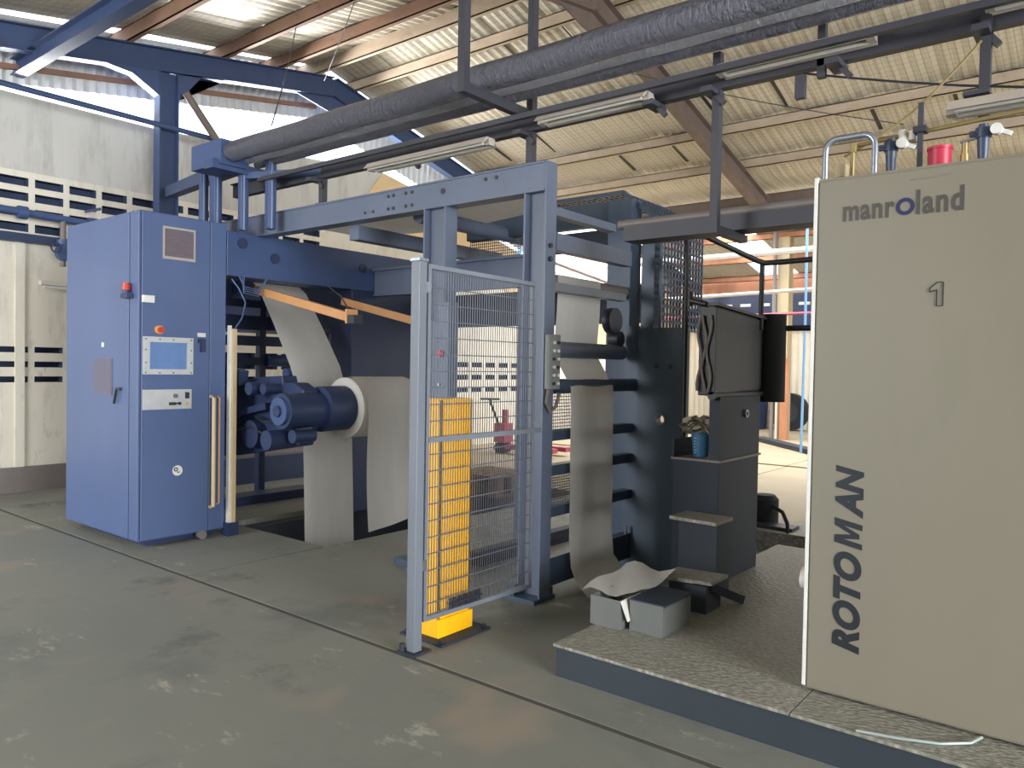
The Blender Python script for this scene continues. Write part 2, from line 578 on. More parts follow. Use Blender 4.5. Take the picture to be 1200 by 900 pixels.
# sand coloured gable patch behind the far bays
struct('gable_patch', MB().prism([(X0 + 0.01, 8.2, 3.83), (X0 + 0.01, 9.1, 4.95), (X0 + 0.01, 9.8, 4.82), (X0 + 0.01, 13.4, 3.93), (X0 + 0.01, 16.3, 3.23),
                                  (X0 + 0.01, 18.6, 3.53), (X0 + 0.01, 21.3, 3.68), (X0 + 0.01, 24.1, 1.9), (X0 + 0.01, 16.3, 1.85), (X0 + 0.01, 15.2, 2.3), (X0 + 0.01, 11.0, 3.75)], (0.02, 0, 0)), M['wall_sand'], wall)

# corrugated cladding hung under the roof at the end wall


def corr_sheet(y0, y1, zb0, zb1, zt0, zt1, x, amp=0.02, pitch=0.13):
    n = max(2, int((y1 - y0) / (pitch / 4)))
    lo, hi = [], []
    for i in range(n + 1):
        f = i / n
        y = y0 + (y1 - y0) * f
        dx = amp * math.sin(2 * math.pi * (y) / pitch)
        lo.append((x + dx, y, zb0 + (zb1 - zb0) * f))
        hi.append((x + dx, y, zt0 + (zt1 - zt0) * f))
    return MB().grid([lo, hi])


clad = struct('wall_cladding', MB().box(X0 - 0.16, -3, roofz(-3) - 0.30, X0 - 0.10, 7.6, roofz(-3) - 0.24), M['brown'], label='corrugated gable sheets hung above the end wall')
y = -3.0
while y < YV - 0.1:
    y2 = min(y + 0.9, YR if y < YR else YV)
    if y2 - y < 0.05:
        y = y2; continue
    drop = 0.58
    part('cladding_sheet', corr_sheet(y + 0.005, y2 + 0.02, roofz(y) - drop + 0.04, roofz(y2) - drop + 0.04, roofz(y) + 0.17, roofz(y2) + 0.17, X0 - 0.1), M['zinc'], clad)
    y = y2
for dz in (0.10, 0.36):
    part('girt', MB().beam((X0 - 0.04, -3, roofz(-3) - dz), (X0 - 0.04, YR, roofz(YR) - dz), 0.05, 0.06), M['brown'], clad)

# hall walls on the camera's side, unseen, added to block sky light; the gaps let some in
struct('unseen_wall_front', MB().box(-2.5, -9.2, -0.02, 9, -9.0, roofz(-9.1) + 0.3).box(-14, -9.2, 3.3, -2.5, -9.0, roofz(-9.1) + 0.3), M['wall'], label='unseen front wall of the hall added to block the sky, with a gap')
struct('unseen_wall_right', MB().box(9.0, -9.2, -0.02, 9.2, -2.4, 3.6).box(9.0, 3.2, -0.02, 9.2, 16, 3.6), M['wall'], label='unseen right end wall added to block the sky, with a gap for the fill')
# ------------------------------------------------------------------ roof
ceil = struct('ceiling', MB().beam((X0 - 0.5, YR, ZR + 0.34), (9, YR, ZR + 0.34), 0.5, 0.02), M['zinc'], label='insulated pitched roof seen from below')


def roof_sheet(x0, x1, ya, yb, lift, mat, n=8):
    rows = []
    for yy in (ya, (ya + yb) / 2, yb):
        row = []
        for i in range(n * 2 + 1):
            x = x0 + (x1 - x0) * i / (n * 2)
            sag = 0.03 * math.sin(math.pi * i / (n * 2)) + (0.012 if i % 2 else 0)
            row.append((x, yy, roofz(yy) + lift - sag + (0.0 if yy != (ya + yb) / 2 else -0.02)))
        rows.append(row)
    return MB().grid(rows)


x = X0 - 0.25
i = 0
part('daylight_sheet', roof_sheet(x, x + 0.30, -4.0, YR, 0.22, M['zinc'], 3), M['zinc'], ceil, label='plain zinc sheet at the verge')
part('daylight_sheet', roof_sheet(x, x + 0.30, YR, YV + 0.2, 0.22, M['zinc'], 3), M['zinc'], ceil)
x += 0.52          # a strip at the verge is open to the sky, as at the top left of the photograph
while x < 8.5:
    w = 1.02
    up_ = 0.025 * (i % 2)
    for ya, yb in ((-9.3, -3.9), (-4.0, 1.95), (1.85, 4.55), (4.45, YR + 0.05)):  # the nearest row is unseen, added to keep overhead sky light out
        part('roof_sheet', roof_sheet(x - 0.04, x + w + 0.04, ya, yb, 0.22 + up_, M['insulation']), M['insulation'], ceil)
    for ya, yb in ((YR - 0.05, 10.25), (10.15, 12.25), (12.15, YV + 0.2)):
        part('roof_sheet', roof_sheet(x - 0.04, x + w + 0.04, ya, yb, 0.22 + up_, M['insulation']), M['insulation'], ceil)
    for k, (ya, yb) in enumerate(((8.2, 9.2), (10.3, 11.1), (11.3, 12.1))):
        if (i * 3 + k * 2) % 4 < 2:
            part('seam_batten', MB().beam((x, ya, roofz(ya) + 0.195), (x, yb, roofz(yb) + 0.195), 0.05, 0.012), M['black'], ceil)
    if i % 5 != 2:
        part('roof_sheet', roof_sheet(x - 0.02, x + w + 0.02, 16.4, 21.2, 0.18, M['insulation']), M['insulation'], ceil)
    x += w
    i += 1
for yy, m, h in ((-7.5, 'rust_purlin', 0.16), (-5.3, 'rust_purlin', 0.16), (-3.2, 'rust_purlin', 0.16), (-1.2, 'rust_purlin', 0.16), (0.6, 'rust_purlin', 0.16), (2.4, 'rust_purlin', 0.16), (4.5, 'rust_purlin', 0.18), (5.8, 'rust_purlin', 0.18), (6.7, 'rust_purlin', 0.18),
                 (7.35, 'pale_purlin', 0.2), (8.1, 'pale_purlin', 0.16), (9.9, 'pale_purlin', 0.15), (11.2, 'pale_purlin', 0.15), (12.25, 'pale_purlin', 0.15),
                 (13.6, 'rafter', 0.2), (16.4, 'orange_post_warm_light', 0.14), (17.9, 'orange_post_warm_light', 0.14), (19.4, 'orange_post_warm_light', 0.14), (20.9, 'orange_post_warm_light', 0.14)):  # far-bay purlins have warm light put into their orange colour
    z = roofz(yy) + h / 2
    b = MB()
    # C-section purlin: web plus two lips
    b.box(X0 - 0.2, yy - 0.03, z - h / 2, 8.5, yy - 0.015, z + h / 2)
    b.box(X0 - 0.2, yy - 0.03, z - h / 2, 8.5, yy + 0.04, z - h / 2 + 0.012)
    b.box(X0 - 0.2, yy - 0.03, z + h / 2 - 0.012, 8.5, yy + 0.04, z + h / 2)
    part('purlin', b, M[m], ceil)
# translucent daylight strip: real gaps are left in the far bay roof (see roof_sheet spacing)


def steel_frame(x, mat, label, cols, haunch=True):
    fr = thing('steel_frame', label, 'frame', (x, YR, 0))
    dh = 0.30
    b = MB().ibeam((x, -4.0, roofz(-4.0) - dh / 2), (x, YR, ZR - dh / 2), 0.16, dh)
    part('rafter', b, mat, fr)
    b = MB().ibeam((x, YR, ZR - dh / 2), (x, YV, roofz(YV) - dh / 2), 0.16, dh)
    part('rafter', b, mat, fr)
    part('ridge_plate', MB().prism([(x - 0.012, YR - 0.75, roofz(YR - 0.75) - 0.28), (x - 0.012, YR, ZR - 0.02), (x - 0.012, YR + 0.75, roofz(YR + 0.75) - 0.28),
                                    (x - 0.012, YR + 0.4, ZR - 0.62), (x - 0.012, YR - 0.2, ZR - 0.52)], (0.024, 0, 0)), mat, fr)
    for yc in cols:
        zt = roofz(yc) - dh
        part('column', MB().ibeam((x, yc, 0.02), (x, yc, zt), 0.16, 0.26, (0, 1, 0)), mat, fr)
        part('column_base', MB().box(x - 0.16, yc - 0.2, 0, x + 0.16, yc + 0.2, 0.02), mat, fr)
        if haunch:
            for sg in (-1, 1):
                zs = roofz(yc + sg * 0.75) - dh + 0.01
                h = MB().prism([(x - 0.07, yc + sg * 0.131, zt - 0.34), (x - 0.07, yc + sg * 0.131, zt - 0.002), (x - 0.07, yc + sg * 0.8, zs - 0.016), (x - 0.07, yc + sg * 0.47, zs - 0.045)], (0.14, 0, 0))
                part('haunch', h, mat, fr)
    return fr


steel_frame(-9.9, M['steel_haze_blue'], 'haze-blue steel roof frame standing against the end wall with the vents', (5.02, 13.5))
lf = thing('lean_to_frame', 'brown steel frame of the far bay against the sand coloured gable', 'frame', (-9.9, 19.0, 0))
part('rafter', MB().ibeam((-9.9, 15.4, roofz(15.4) - .12), (-9.9, 21.2, roofz(21.2) - .12), .14, .24), M['rafter'], lf)
part('column', MB().ibeam((-9.9, 19.6, .02), (-9.9, 19.6, roofz(19.6) - .24), .14, .22, (0, 1, 0)), M['rafter'], lf)
part('haunch', MB().prism([(-9.96, 19.49, roofz(19.6) - .95), (-9.96, 19.49, roofz(19.5) - .25), (-9.96, 18.6, roofz(18.6) - .25)], (.12, 0, 0)), M['rafter'], lf)
part('cross_pipe', MB().tube([(-9.85, 13.6, 3.9), (-9.85, 19.5, 3.3)], .04, 8), M['rafter'], lf, smooth=True)
steel_frame(-5.06, M['rafter'], 'brown steel roof frame spanning over the middle of the machine', (), False)
b = MB().ibeam((-0.2, YR, ZR - 0.15), (-0.2, YV, roofz(YV) - 0.15), 0.16, 0.3)
# steel ties near the end wall
solo('tie_beam', MB().ibeam((X0 - 0.1, 3.45, 5.04), (1.0, 3.45, 5.04), 0.14, 0.2), M['steel_haze_blue'], 'haze-blue tie beam running below the roof at the top left corner', 'beam')
solo('sprinkler_pipe', MB().tube([(-9.78, -2.8, 4.66), (-9.78, 6.2, 4.62)], 0.035), M['steel_haze_blue'], 'thin haze-blue pipe crossing the end wall just under its open top', 'pipe', smooth=True)
solo('brace_pipe', MB().tube([(-9.68, 5.16, 5.10), (-9.68, 5.75, 4.42)], 0.05), M['rafter'], 'short diagonal brace beside the haze-blue column at the end wall', 'brace', smooth=True)

# far bay: wall of corrugated metal, columns, stock
fw = struct('wall_back', MB().box(-14, 21.3, 2.75, 9, 21.4, 3.75), M['stand_dark'], label='far wall, dark above and corrugated below')
part('upper_band', MB().box(-14, 21.32, 3.75, 9, 21.38, 4.30), M['orange_post_warm_light'], fw)  # orange colour stands for warm light on the plaster
x = -13.9
while x < 8.5:
    n = 36
    lo = [(x + 1.0 * k / n, 21.1 + 0.02 * math.sin(k * math.pi / 3), 0.02) for k in range(n + 1)]
    hi = [(p[0], p[1], 2.72) for p in lo]
    part('corrugated_sheet', MB().grid([lo, hi]), M['zinc_cream'], fw)
    x += 1.0
part('wall_rail', MB().box(-14, 21.0, 2.68, 9, 21.08, 2.80), M['white_steel'], fw)
for k in range(12):
    part('painted_light_spot', MB().box(-12 + k * 0.55, 21.26, 3.42, -11.7 + k * 0.55, 21.299, 3.50), M['white'], fw)  # solid white blocks painted in for small points of light
# ------------------------------------------------------------------ control cabinet at the left
cx0, cx1, cy0, cy1, cz0, cz1 = -7.88, -6.45, 3.04, 3.84, 0.06, 2.86
cab = thing('control_cabinet', 'tall haze-blue control cabinet with touch screen, left of the reel stand', 'cabinet', (-7.16, 3.44, 0))
part('body', MB().box(cx0, cy0 + 0.02, cz0, cx1 - 0.02, cy1, cz1), M['cabinet'], cab, bevel=0.006)
part('plinth', MB().box(cx0 + 0.2, cy0 + 0.12, 0, cx1 - 0.1, cy1 - 0.05, cz0), M['stand_dark'], cab)
part('front_panel', MB().box(cx0, cy0, cz0 + 0.01, -6.62, cy0 + 0.02, cz1 - 0.01), M['cabinet'], cab, bevel=0.004)
part('corner_strip', MB().box(-6.61, cy0 + 0.004, cz0 + 0.01, cx1 - 0.005, cy0 + 0.02, cz1 - 0.01), M['cabinet'], cab, bevel=0.004)
door = part('door', MB().box(cx1 - 0.02, cy0 + 0.03, cz0 + 0.01, cx1, cy1 - 0.16, cz1 - 0.01), M['cabinet'], cab, bevel=0.005)
part('door', MB().box(cx1 - 0.02, cy1 - 0.155, cz0 + 0.01, cx1 - 0.002, cy1, cz1 - 0.01), M['cabinet'], cab, bevel=0.005)
part('caster', MB().cyl((-6.43, 3.62, 0.04), (-6.49, 3.62, 0.04), 0.04, 14), M['gutter_grey'], cab, smooth=True, label='pale foot at the cabinet base')
X = cx1


def on_x(y0, z0, y1, z1, d=0.012, x=None):
    x = X if x is None else x
    return MB().box(x - 0.002, y0, z0, x + d, y1, z1)


v = part('vent_frame', on_x(3.245, 2.47, 3.535, 2.495).box(X, 3.245, 2.73, X + .012, 3.535, 2.75).box(X, 3.245, 2.495, X + .012, 3.26, 2.73).box(X, 3.52, 2.495, X + .012, 3.535, 2.73), M['vent_rim'], door)
b = MB()
for k in range(11):
    b.beam((X + 0.004, 3.265, 2.508 + k * 0.0205), (X + 0.004, 3.515, 2.508 + k * 0.0205), 0.012, 0.009)
b.box(X - 0.001, 3.26, 2.495, X + 0.001, 3.52, 2.725)
part('vent_louvres', b, M['vent_grille'], door, label='bronze vent louvres', kind='stuff')
sf = part('screen_frame', on_x(3.08, 1.48, 3.52, 1.525, .016).box(X, 3.08, 1.755, X + .016, 3.52, 1.80).box(X, 3.08, 1.525, X + .016, 3.135, 1.755).box(X, 3.465, 1.525, X + .016, 3.52, 1.755), M['grey_plate'], door, label='light grey screen surround')
part('screen', on_x(3.13, 1.52, 3.47, 1.76, .005), M['screen'], door, label='pale blue touch screen')
b = MB()
for yy in (3.10, 3.22, 3.34, 3.50):
    for zz in (1.495, 1.78):
        b.cyl((X + .014, yy, zz), (X + .02, yy, zz), .006, 8)
for zz in (1.58, 1.69):
    for yy in (3.10, 3.50):
        b.cyl((X + .014, yy, zz), (X + .02, yy, zz), .006, 8)
part('screws', b, M['dark_plastic'], door, kind='stuff')
bp = part('button_plate', on_x(3.08, 1.18, 3.51, 1.35, .01), M['grey_plate'], door, label='light grey button plate')
part('knob', MB().cyl((X + .008, 3.36, 1.295), (X + .03, 3.36, 1.295), .018, 12), M['vent_grille'], door, smooth=True)
part('switch', on_x(3.45, 1.27, 3.485, 1.325, .02), M['dark_plastic'], door)
part('rotary_handle', on_x(3.305, 1.215, 3.36, 1.24, .03).cyl((X + .008, 3.395, 1.228), (X + .03, 3.395, 1.228), .014, 10).box(X, 3.35, 1.222, X + .025, 3.40, 1.234), M['dark_plastic'], door)
part('indicator', MB().cyl((X + .008, 3.47, 1.225), (X + .022, 3.47, 1.225), .013, 12), M['amber'], door, smooth=True)
es = part('emergency_stop', MB().cyl((X, 3.215, 1.86), (X + .03, 3.215, 1.86), .035, 16), M['amber'], door, smooth=True, label='red emergency stop button')
part('stop_button', MB().cyl((X + .03, 3.215, 1.86), (X + .055, 3.215, 1.86), .026, 16), M['red'], es, smooth=True)
part('white_label', on_x(3.07, 2.085, 3.165, 2.145, .03), M['white'], door, label='white rectangular box')
part('tag', on_x(3.565, 1.815, 3.64, 1.85, .008), M['white'], door)
part('lock', on_x(3.59, 1.68, 3.63, 1.79, .03).box(X, 3.57, 1.76, X + .02, 3.63, 1.80), M['stand_dark'], door)
dk = part('disc_sticker', MB().cyl((X, 3.39, 0.64), (X + .004, 3.39, 0.64), .045, 24), M['white'], door, label='round white sticker with a dark mark')
b = MB().ring((X + .003, 3.375, 0.652), (1, 0, 0), .010, .019, .003, 16).box(X + .003, 3.385, 0.622, X + .0055, 3.412, 0.630)
part('sticker_mark', b, M['letter_dark'], dk)
h = part('grab_handle', MB().tube([(X, 3.70, 0.28), (X + .05, 3.70, 0.29), (X + .05, 3.70, 1.27), (X, 3.70, 1.28)], .018), M['cream_bar'], cab, smooth=True, label='long cream grab handle')
part('grab_handle', MB().tube([(X, 3.765, 0.30), (X + .03, 3.765, 0.31), (X + .03, 3.765, 1.27), (X, 3.765, 1.28)], .010), M['orange'], cab, smooth=True)
# front face details
Y = cy0
wl_ = part('warning_lamp', MB().box(-6.66, Y - 0.05, 2.12, -6.54, Y, 2.16).cyl((-6.60, Y - 0.03, 2.16), (-6.60, Y - 0.03, 2.19), .03, 14), M['stand_dark'], cab, label='lamp bracket')
part('lamp_dome', MB().cyl((-6.60, Y - 0.03, 2.19), (-6.60, Y - 0.03, 2.25), .034, 16, .028), M['red'], wl_, smooth=True, label='red warning lamp dome')
b = MB()
for k in range(15):
    b.box(-7.27, Y - .006, 1.31 + k * .02, -6.94, Y - .001, 1.322 + k * .02)
b.box(-6.93, Y - .008, 1.30, -6.915, Y - .0005, 1.61).box(-7.29, Y - .008, 1.285, -6.915, Y - .0005, 1.295)
part('side_vent', b, M['vent_grille'], cab, kind='stuff')
part('latch', MB().box(-6.80, Y - .025, 1.335, -6.73, Y, 1.36).beam((-6.79, Y - .02, 1.345), (-6.84, Y - .02, 1.22), .02, .012), M['dark_plastic'], cab)
part('tag', MB().box(-7.12, Y - .006, 1.71, -7.08, Y, 1.75), M['white'], cab)

lc = thing('light_curtain', 'slim cream light curtain strip behind the haze-blue control cabinet', 'sensor', (-6.41, 3.9, 0))
part('strip', MB().box(-6.425, 3.87, 0.12, -6.38, 3.915, 1.90), M['cream_bar'], lc, bevel=.004)
part('cover', MB().box(-6.44, 3.85, 0.10, -6.40, 3.87, 1.93), M['white'], lc)
part('foot', MB().box(-6.47, 3.83, 0.0, -6.37, 3.94, 0.12), M['stand_dark'], lc)
part('cable', MB().tube([(-6.40, 3.90, 1.90), (-6.40, 3.97, 2.0), (-6.42, 4.02, 2.15), (-6.44, 3.96, 2.28), (-6.46, 3.9, 2.36)], .008, 6), M['stand'], lc, smooth=True)

# ------------------------------------------------------------------ reel stand
rs = thing('reel_stand', 'haze-blue paper reel stand with overhead frame, behind the control cabinet', 'machine', (-6.45, 5.0, 0))
tf = part('top_frame', MB().box(-6.75, 3.845, 2.39, -6.45, 6.25, 2.80), M['stand'], rs, bevel=.006)
b = MB()
for (yy, zz) in ((4.35, 2.60), (5.44, 2.63), (4.0, 2.7)):
    b.cyl((-6.45, yy, zz), (-6.435, yy, zz), .05, 18)
part('hole_cover', b, M['stand_dark'], tf, smooth=True)
part('column', MB().box(-6.80, 5.30, 0, -6.45, 6.25, 2.39), M['stand_dark'], rs, bevel=.006)
part('cross_head', MB().box(-9.0, 5.35, 1.98, -6.80, 6.25, 2.78), M['stand_dark'], rs)
part('top_beam', MB().box(-9.0, 3.95, 2.42, -6.75, 4.35, 2.78), M['stand_dark'], rs)
part('rear_frame', MB().box(-9.1, 3.95, 2.40, -8.85, 6.3, 2.78), M['stand'], rs)
for (za, zb) in ((2.235, 2.325), (1.975, 2.14), (1.79, 1.905), (1.56, 1.655)):
    part('rail', MB().box(-8.05, 3.4, za, -7.98, 6.05, zb), M['stand_dark'], rs)
part('rail', MB().cyl((-7.98, 5.3, 1.62), (-7.98, 6.4, 1.62), .07, 12), M['stand'], rs, smooth=True)
part('post', MB().box(-8.08, 5.20, 0, -7.99, 5.28, 2.42), M['stand_dark'], rs)
part('post', MB().box(-8.08, 6.19, 0, -7.98, 6.29, 2.42), M['stand_dark'], rs)
part('base_rail', MB().box(-7.9, 3.5, 0, -7.62, 7.5, 0.10), M['stand_dark'], rs)
part('base_rail', MB().box(-9.15, 3.9, 0.0, -8.95, 7.5, 0.34), M['stand_dark'], rs)
part('pit_rail', MB().box(-6.9, 4.3, -0.55, -6.75, 8.1, -0.05), M['dark'], rs)
# turret arm
poly = [(-7.25, 1.33), (-6.92, 1.37), (-6.32, 1.46), (-5.98, 1.48), (-5.96, 1.42), (-5.80, 1.42), (-5.66, 1.36), (-5.62, 1.10), (-5.72, 0.86), (-5.96, 0.82), (-6.31, 0.76), (-6.86, 0.67), (-7.25, 0.66)]
tu = part('turret', MB().prism([(px, 4.12, pz) for px, pz in poly], (0, 0.16, 0)), M['stand_dark'], rs, bevel=.01)
part('turret_rib', MB().beam((-7.1, 4.08, 1.02), (-6.1, 4.08, 1.20), .10, .06), M['stand_dark'], tu)
part('motor', MB().cyl((-6.2, 3.92, 1.36), (-6.2, 4.12, 1.36), .06, 14).cyl((-6.02, 3.95, 1.36), (-6.02, 4.12, 1.36), .05, 14), M['stand_dark'], tu, smooth=True)
b = MB().tube([(-6.3, 4.06, 1.10), (-6.05, 3.98, 1.06), (-5.85, 3.97, 1.08), (-5.6, 4.02, 1.02), (-5.45, 4.06, 1.04)], .012, 6)
b.tube([(-6.9, 4.08, 1.0), (-6.6, 4.02, 0.95), (-6.3, 4.02, 1.0), (-6.1, 4.06, 0.92)], .014, 6)
part('hoses', b, M['dark_plastic'], tu, smooth=True)
part('pulley', MB().cyl((-6.33, 4.02, 0.93), (-6.33, 4.12, 0.93), .13, 20), M['stand_dark'], tu, smooth=True)
ch = part('chuck', MB().cyl((-5.67, 3.90, 1.18), (-5.67, 4.30, 1.18), .155, 26).cyl((-5.67, 4.30, 1.185), (-5.67, 4.575, 1.19), .205, 30), M['stand_dark'], rs, smooth=True)
part('chuck_cap', MB().cyl((-5.67, 3.87, 1.18), (-5.67, 3.90, 1.18), .12, 24), M['stand'], ch, smooth=True)
part('chuck_bolt', MB().cyl((-5.67, 3.85, 1.18), (-5.67, 3.87, 1.18), .05, 12), M['stand_dark'], ch, smooth=True)
part('drive_motor', MB().cyl((-5.83, 3.86, 0.92), (-5.83, 4.12, 0.92), .085, 20).cyl((-5.62, 3.98, 0.96), (-5.62, 4.2, 0.96), .06, 14), M['stand_dark'], rs, smooth=True)
# energy chain: separate links along an arc
n = 15
cpts = arc((-6.55, 3.98, 0.75), (-1, 0, 0), (0, 0, 1), 0.72, math.radians(35), math.radians(105), n)
ec = part('energy_chain', MB().tube(arc((-6.55, 4.03, 0.75), (-1, 0, 0), (0, 0, 1), 0.66, math.radians(35), math.radians(105), n), .012, 6), M['stand_dark'], rs)
for p, q in zip(cpts, cpts[1:]):
    p, q = Vector(p), Vector(q)
    c_ = (p + q) / 2; d_ = (q - p) * 0.27
    part('chain_link', MB().beam(c_ - d_, c_ + d_, .09, .14), M['stand_dark'], ec)
b = MB()
for k in range(4):
    b.tube([(-6.43, 3.95 + .02 * k, 2.40), (-6.42, 4.0, 2.30 - .02 * k), (-6.42, 4.15, 2.28 - .02 * k), (-6.43, 4.25, 2.39)], .006, 6)
part('cable_loops', b, M['cabinet'], rs, smooth=True)
# two orange sensor arms that slope down towards the press
for (p0, p1) in (((-6.60, 4.25, 2.30), (-5.14, 4.22, 1.99)), ((-6.40, 5.14, 2.25), (-5.14, 5.34, 1.95))):
    a = part('sensor_arm', MB().beam(p0, p1, .06, .075), M['orange'], rs, bevel=.004, label='sloping orange sensor arm')
    p1 = Vector(p1)
    part('arm_plate', MB().box(p1.x - .01, p1.y - .06, p1.z - .05, p1.x + .01, p1.y + .06, p1.z + .07), M['orange'], a)
    part('sensor_head', MB().box(p1.x + .01, p1.y - .05, p1.z - .05, p1.x + .09, p1.y + .05, p1.z + .02), M['dark_plastic'], a)
    part('cable', MB().tube([p1 + Vector((0, 0, .02)), p1 + Vector((-.1, -.03, .18)), p1 + Vector((-.3, -.05, .30))], .006, 6), M['dark_plastic'], a)

# paper roll and its hanging sheets
AX = (-5.67, 1.19)
roll = thing('paper_roll', 'white paper roll clamped on the reel stand, loose end hanging', 'paper roll', (AX[0], 5.0, AX[1]))
part('roll_body', MB().cyl((AX[0], 4.585, AX[1]), (AX[0], 5.28, AX[1]), .28, 48).cyl((AX[0], 4.58, AX[1]), (AX[0], 4.60, AX[1]), .265, 40), M['paper'], roll, smooth=True)
part('core', MB().cyl((AX[0], 4.55, AX[1]), (AX[0], 5.32, AX[1]), .09, 20), M['brown'], roll, smooth=True)
rows = []
for k in range(28):
    f = k / 27
    if k <= 9:
        an = math.radians(100 - 100 * k / 9)
        x = AX[0] + .29 * math.cos(an); z = AX[1] + .29 * math.sin(an)
    else:
        ff = (k - 9) / 18
        z = AX[1] - ff * 1.12
        x = AX[0] + .29 - 0.02 * math.sin(ff * 3.0) + 0.05 * ff * ff
    row = []
    for j in range(13):
        g_ = j / 12
        yy = 4.64 - 0.03 * f + g_ * 0.66
        bend = 0.07 * max(0, f - .35) * g_ * g_ * math.sin(f * 4 + 1)
        row.append((x + bend + .006 * math.sin(9 * g_ + 4 * f), yy, z + 0.06 * g_ * max(0, f - .5) * 2 * (1 if f > .5 else 0)))
    rows.append(row)
part('loose_sheet', MB().grid(rows), M['paper'], roll, smooth=True)
web = thing('paper_web', 'broad white paper web slanting down behind the roll into the pit', 'paper', (-6.1, 4.7, 0))
rows = []
for (x, z, ya, yb) in ((-7.05, 2.42, 4.50, 5.06), (-6.9, 2.34, 4.47, 5.04), (-6.55, 1.96, 4.42, 5.0), (-6.2, 1.57, 4.36, 4.95), (-6.1, 1.30, 4.38, 4.96), (-6.04, 0.9, 4.40, 4.98), (-6.02, 0.5, 4.40, 4.98), (-6.0, 0.0, 4.40, 4.98), (-5.98, -0.45, 4.40, 4.98)):
    rows.append([(x + 0.008 * math.sin(j * 1.1), ya + (yb - ya) * j / 8, z) for j in range(9)])
part('web', MB().grid(rows), M['paper'], web, smooth=True)
part('guide_roller', MB().cyl((-6.28, 4.36, 1.50), (-6.28, 5.0, 1.50), .045, 16), M['stand'], web, smooth=True)
# overhead web and roller on top of the frame
ow = thing('overhead_web', 'pale paper web crossing above the reel stand under the long beam', 'paper', (-5.2, 5.0, 2.7))
rows = []
for k in range(10):
    f = k / 9
    rows.append([(-6.3 + f * 2.6, 4.55 + j * 0.16, 2.93 - 0.07 * math.sin(f * math.pi)) for j in range(5)])
part('web', MB().grid(rows), M['paper'], ow, smooth=True)
part('guide_roller', MB().cyl((-4.55, 4.42, 2.83), (-4.55, 6.1, 2.83), .07, 18), M['frame'], ow, smooth=True)

# ------------------------------------------------------------------ portal frame over the infeed
pf = thing('portal_frame', 'slate grey steel portal frame with long top beam, above the mesh gate', 'frame', (-3.16, 4.2, 0))
bm_ = part('top_beam', MB().ibeam((-7.05, 4.21, 2.885), (-3.076, 4.21, 2.885), 0.13, 0.20).box(-7.05, 4.152, 2.80, -3.076, 4.162, 2.97), M['frame'], pf)
b = MB()
for xx in (-4.62, -4.56, -4.42, -4.35, -3.6, -3.5):
    for zz in ((2.835, 2.935) if xx < -4 else (2.93,)):
        b.cyl((xx, 4.157, zz), (xx, 4.145, zz), .014, 10)
b.cyl((-4.02, 4.157, 2.90), (-4.02, 4.145, 2.90), .022, 12).cyl((-6.3, 4.157, 2.87), (-6.3, 4.145, 2.87), .02, 10)
for xx in (-4.9, -4.8):
    b.cyl((xx, 4.157, 2.835), (xx, 4.145, 2.835), .012, 8)
part('bolts', b, M['dark_plastic'], bm_, kind='stuff')
lg = part('leg', MB().ibeam((-3.155, 4.21, 0.02), (-3.155, 4.21, 2.784), 0.12, 0.19, (1, 0, 0)).box(-3.074, 4.150, 2.785, -3.06, 4.27, 2.985), M['frame'], pf)
part('bolts', MB().cyl((-3.06, 4.20, 2.42), (-3.045, 4.20, 2.42), .016, 10).cyl((-3.06, 4.20, 2.33), (-3.045, 4.20, 2.33), .018, 10), M['dark_plastic'], lg)
part('foot', MB().box(-3.34, 4.08, 0, -3.05, 4.32, .03).box(-3.30, 4.10, .03, -3.24, 4.18, .10).cyl((-3.09, 4.30, .03), (-3.09, 4.30, .08), .03, 10).cyl((-3.30, 4.30, .03), (-3.30, 4.30, .08), .03, 10), M['infeed'], pf)
part('leg', MB().ibeam((-4.10, 4.21, 0.02), (-4.10, 4.21, 2.785), 0.13, 0.23, (1, 0, 0)), M['frame'], pf)
part('foot', MB().box(-4.3, 4.08, 0, -3.94, 4.34, .04).box(-4.55, 4.2, 0, -4.3, 4.36, .05), M['infeed'], pf)
part('side_rail', MB().box(-5.25, 4.28, 2.66, -5.13, 6.2, 2.78), M['frame'], pf)
part('back_beam', MB().box(-6.44, 5.60, 2.36, -4.25, 5.66, 2.61).box(-6.44, 5.56, 2.61, -4.25, 5.72, 2.635).box(-6.44, 5.58, 2.34, -4.25, 5.68, 2.36), M['frame'], pf)
part('back_post', MB().box(-4.50, 5.68, 0, -4.42, 5.78, 2.36), M['infeed'], pf)
part('lintel', MB().box(-6.3, 6.6, 2.05, -3.5, 6.7, 2.42), M['dark'], pf)

# ------------------------------------------------------------------ infeed tower
it = thing('infeed_tower', 'dark slate paper infeed tower with rollers, right of the portal leg', 'machine', (-3.2, 5.4, 0))
pl = part('post', MB().box(-3.38, 5.45, 0, -3.16, 5.62, 2.98), M['infeed'], it, bevel=.004)
part('post', MB().box(-3.12, 5.56, 0, -3.0, 5.68, 2.84), M['infeed'], it, bevel=.004)
part('cross_beam', MB().box(-5.0, 5.50, 2.80, -3.38, 5.60, 2.99), M['infeed'], it)
part('cross_beam', MB().box(-4.2, 5.50, 2.60, -3.38, 5.58, 2.76), M['dark'], it)
part('rail', MB().box(-3.17, 4.28, 2.645, -3.09, 5.10, 2.705), M['frame'], it, bevel=.003, label='light upper rail')
part('rail', MB().box(-3.14, 4.28, 2.40, -3.06, 5.30, 2.52), M['frame'], it, bevel=.003)
part('rail', MB().box(-3.15, 4.28, 2.125, -3.08, 5.26, 2.185), M['grey_gate'], it, bevel=.003, label='pale grey web rail')
part('roller', MB().cyl((-3.14, 4.30, 1.725), (-3.14, 5.30, 1.725), .058, 22), M['frame'], it, smooth=True)
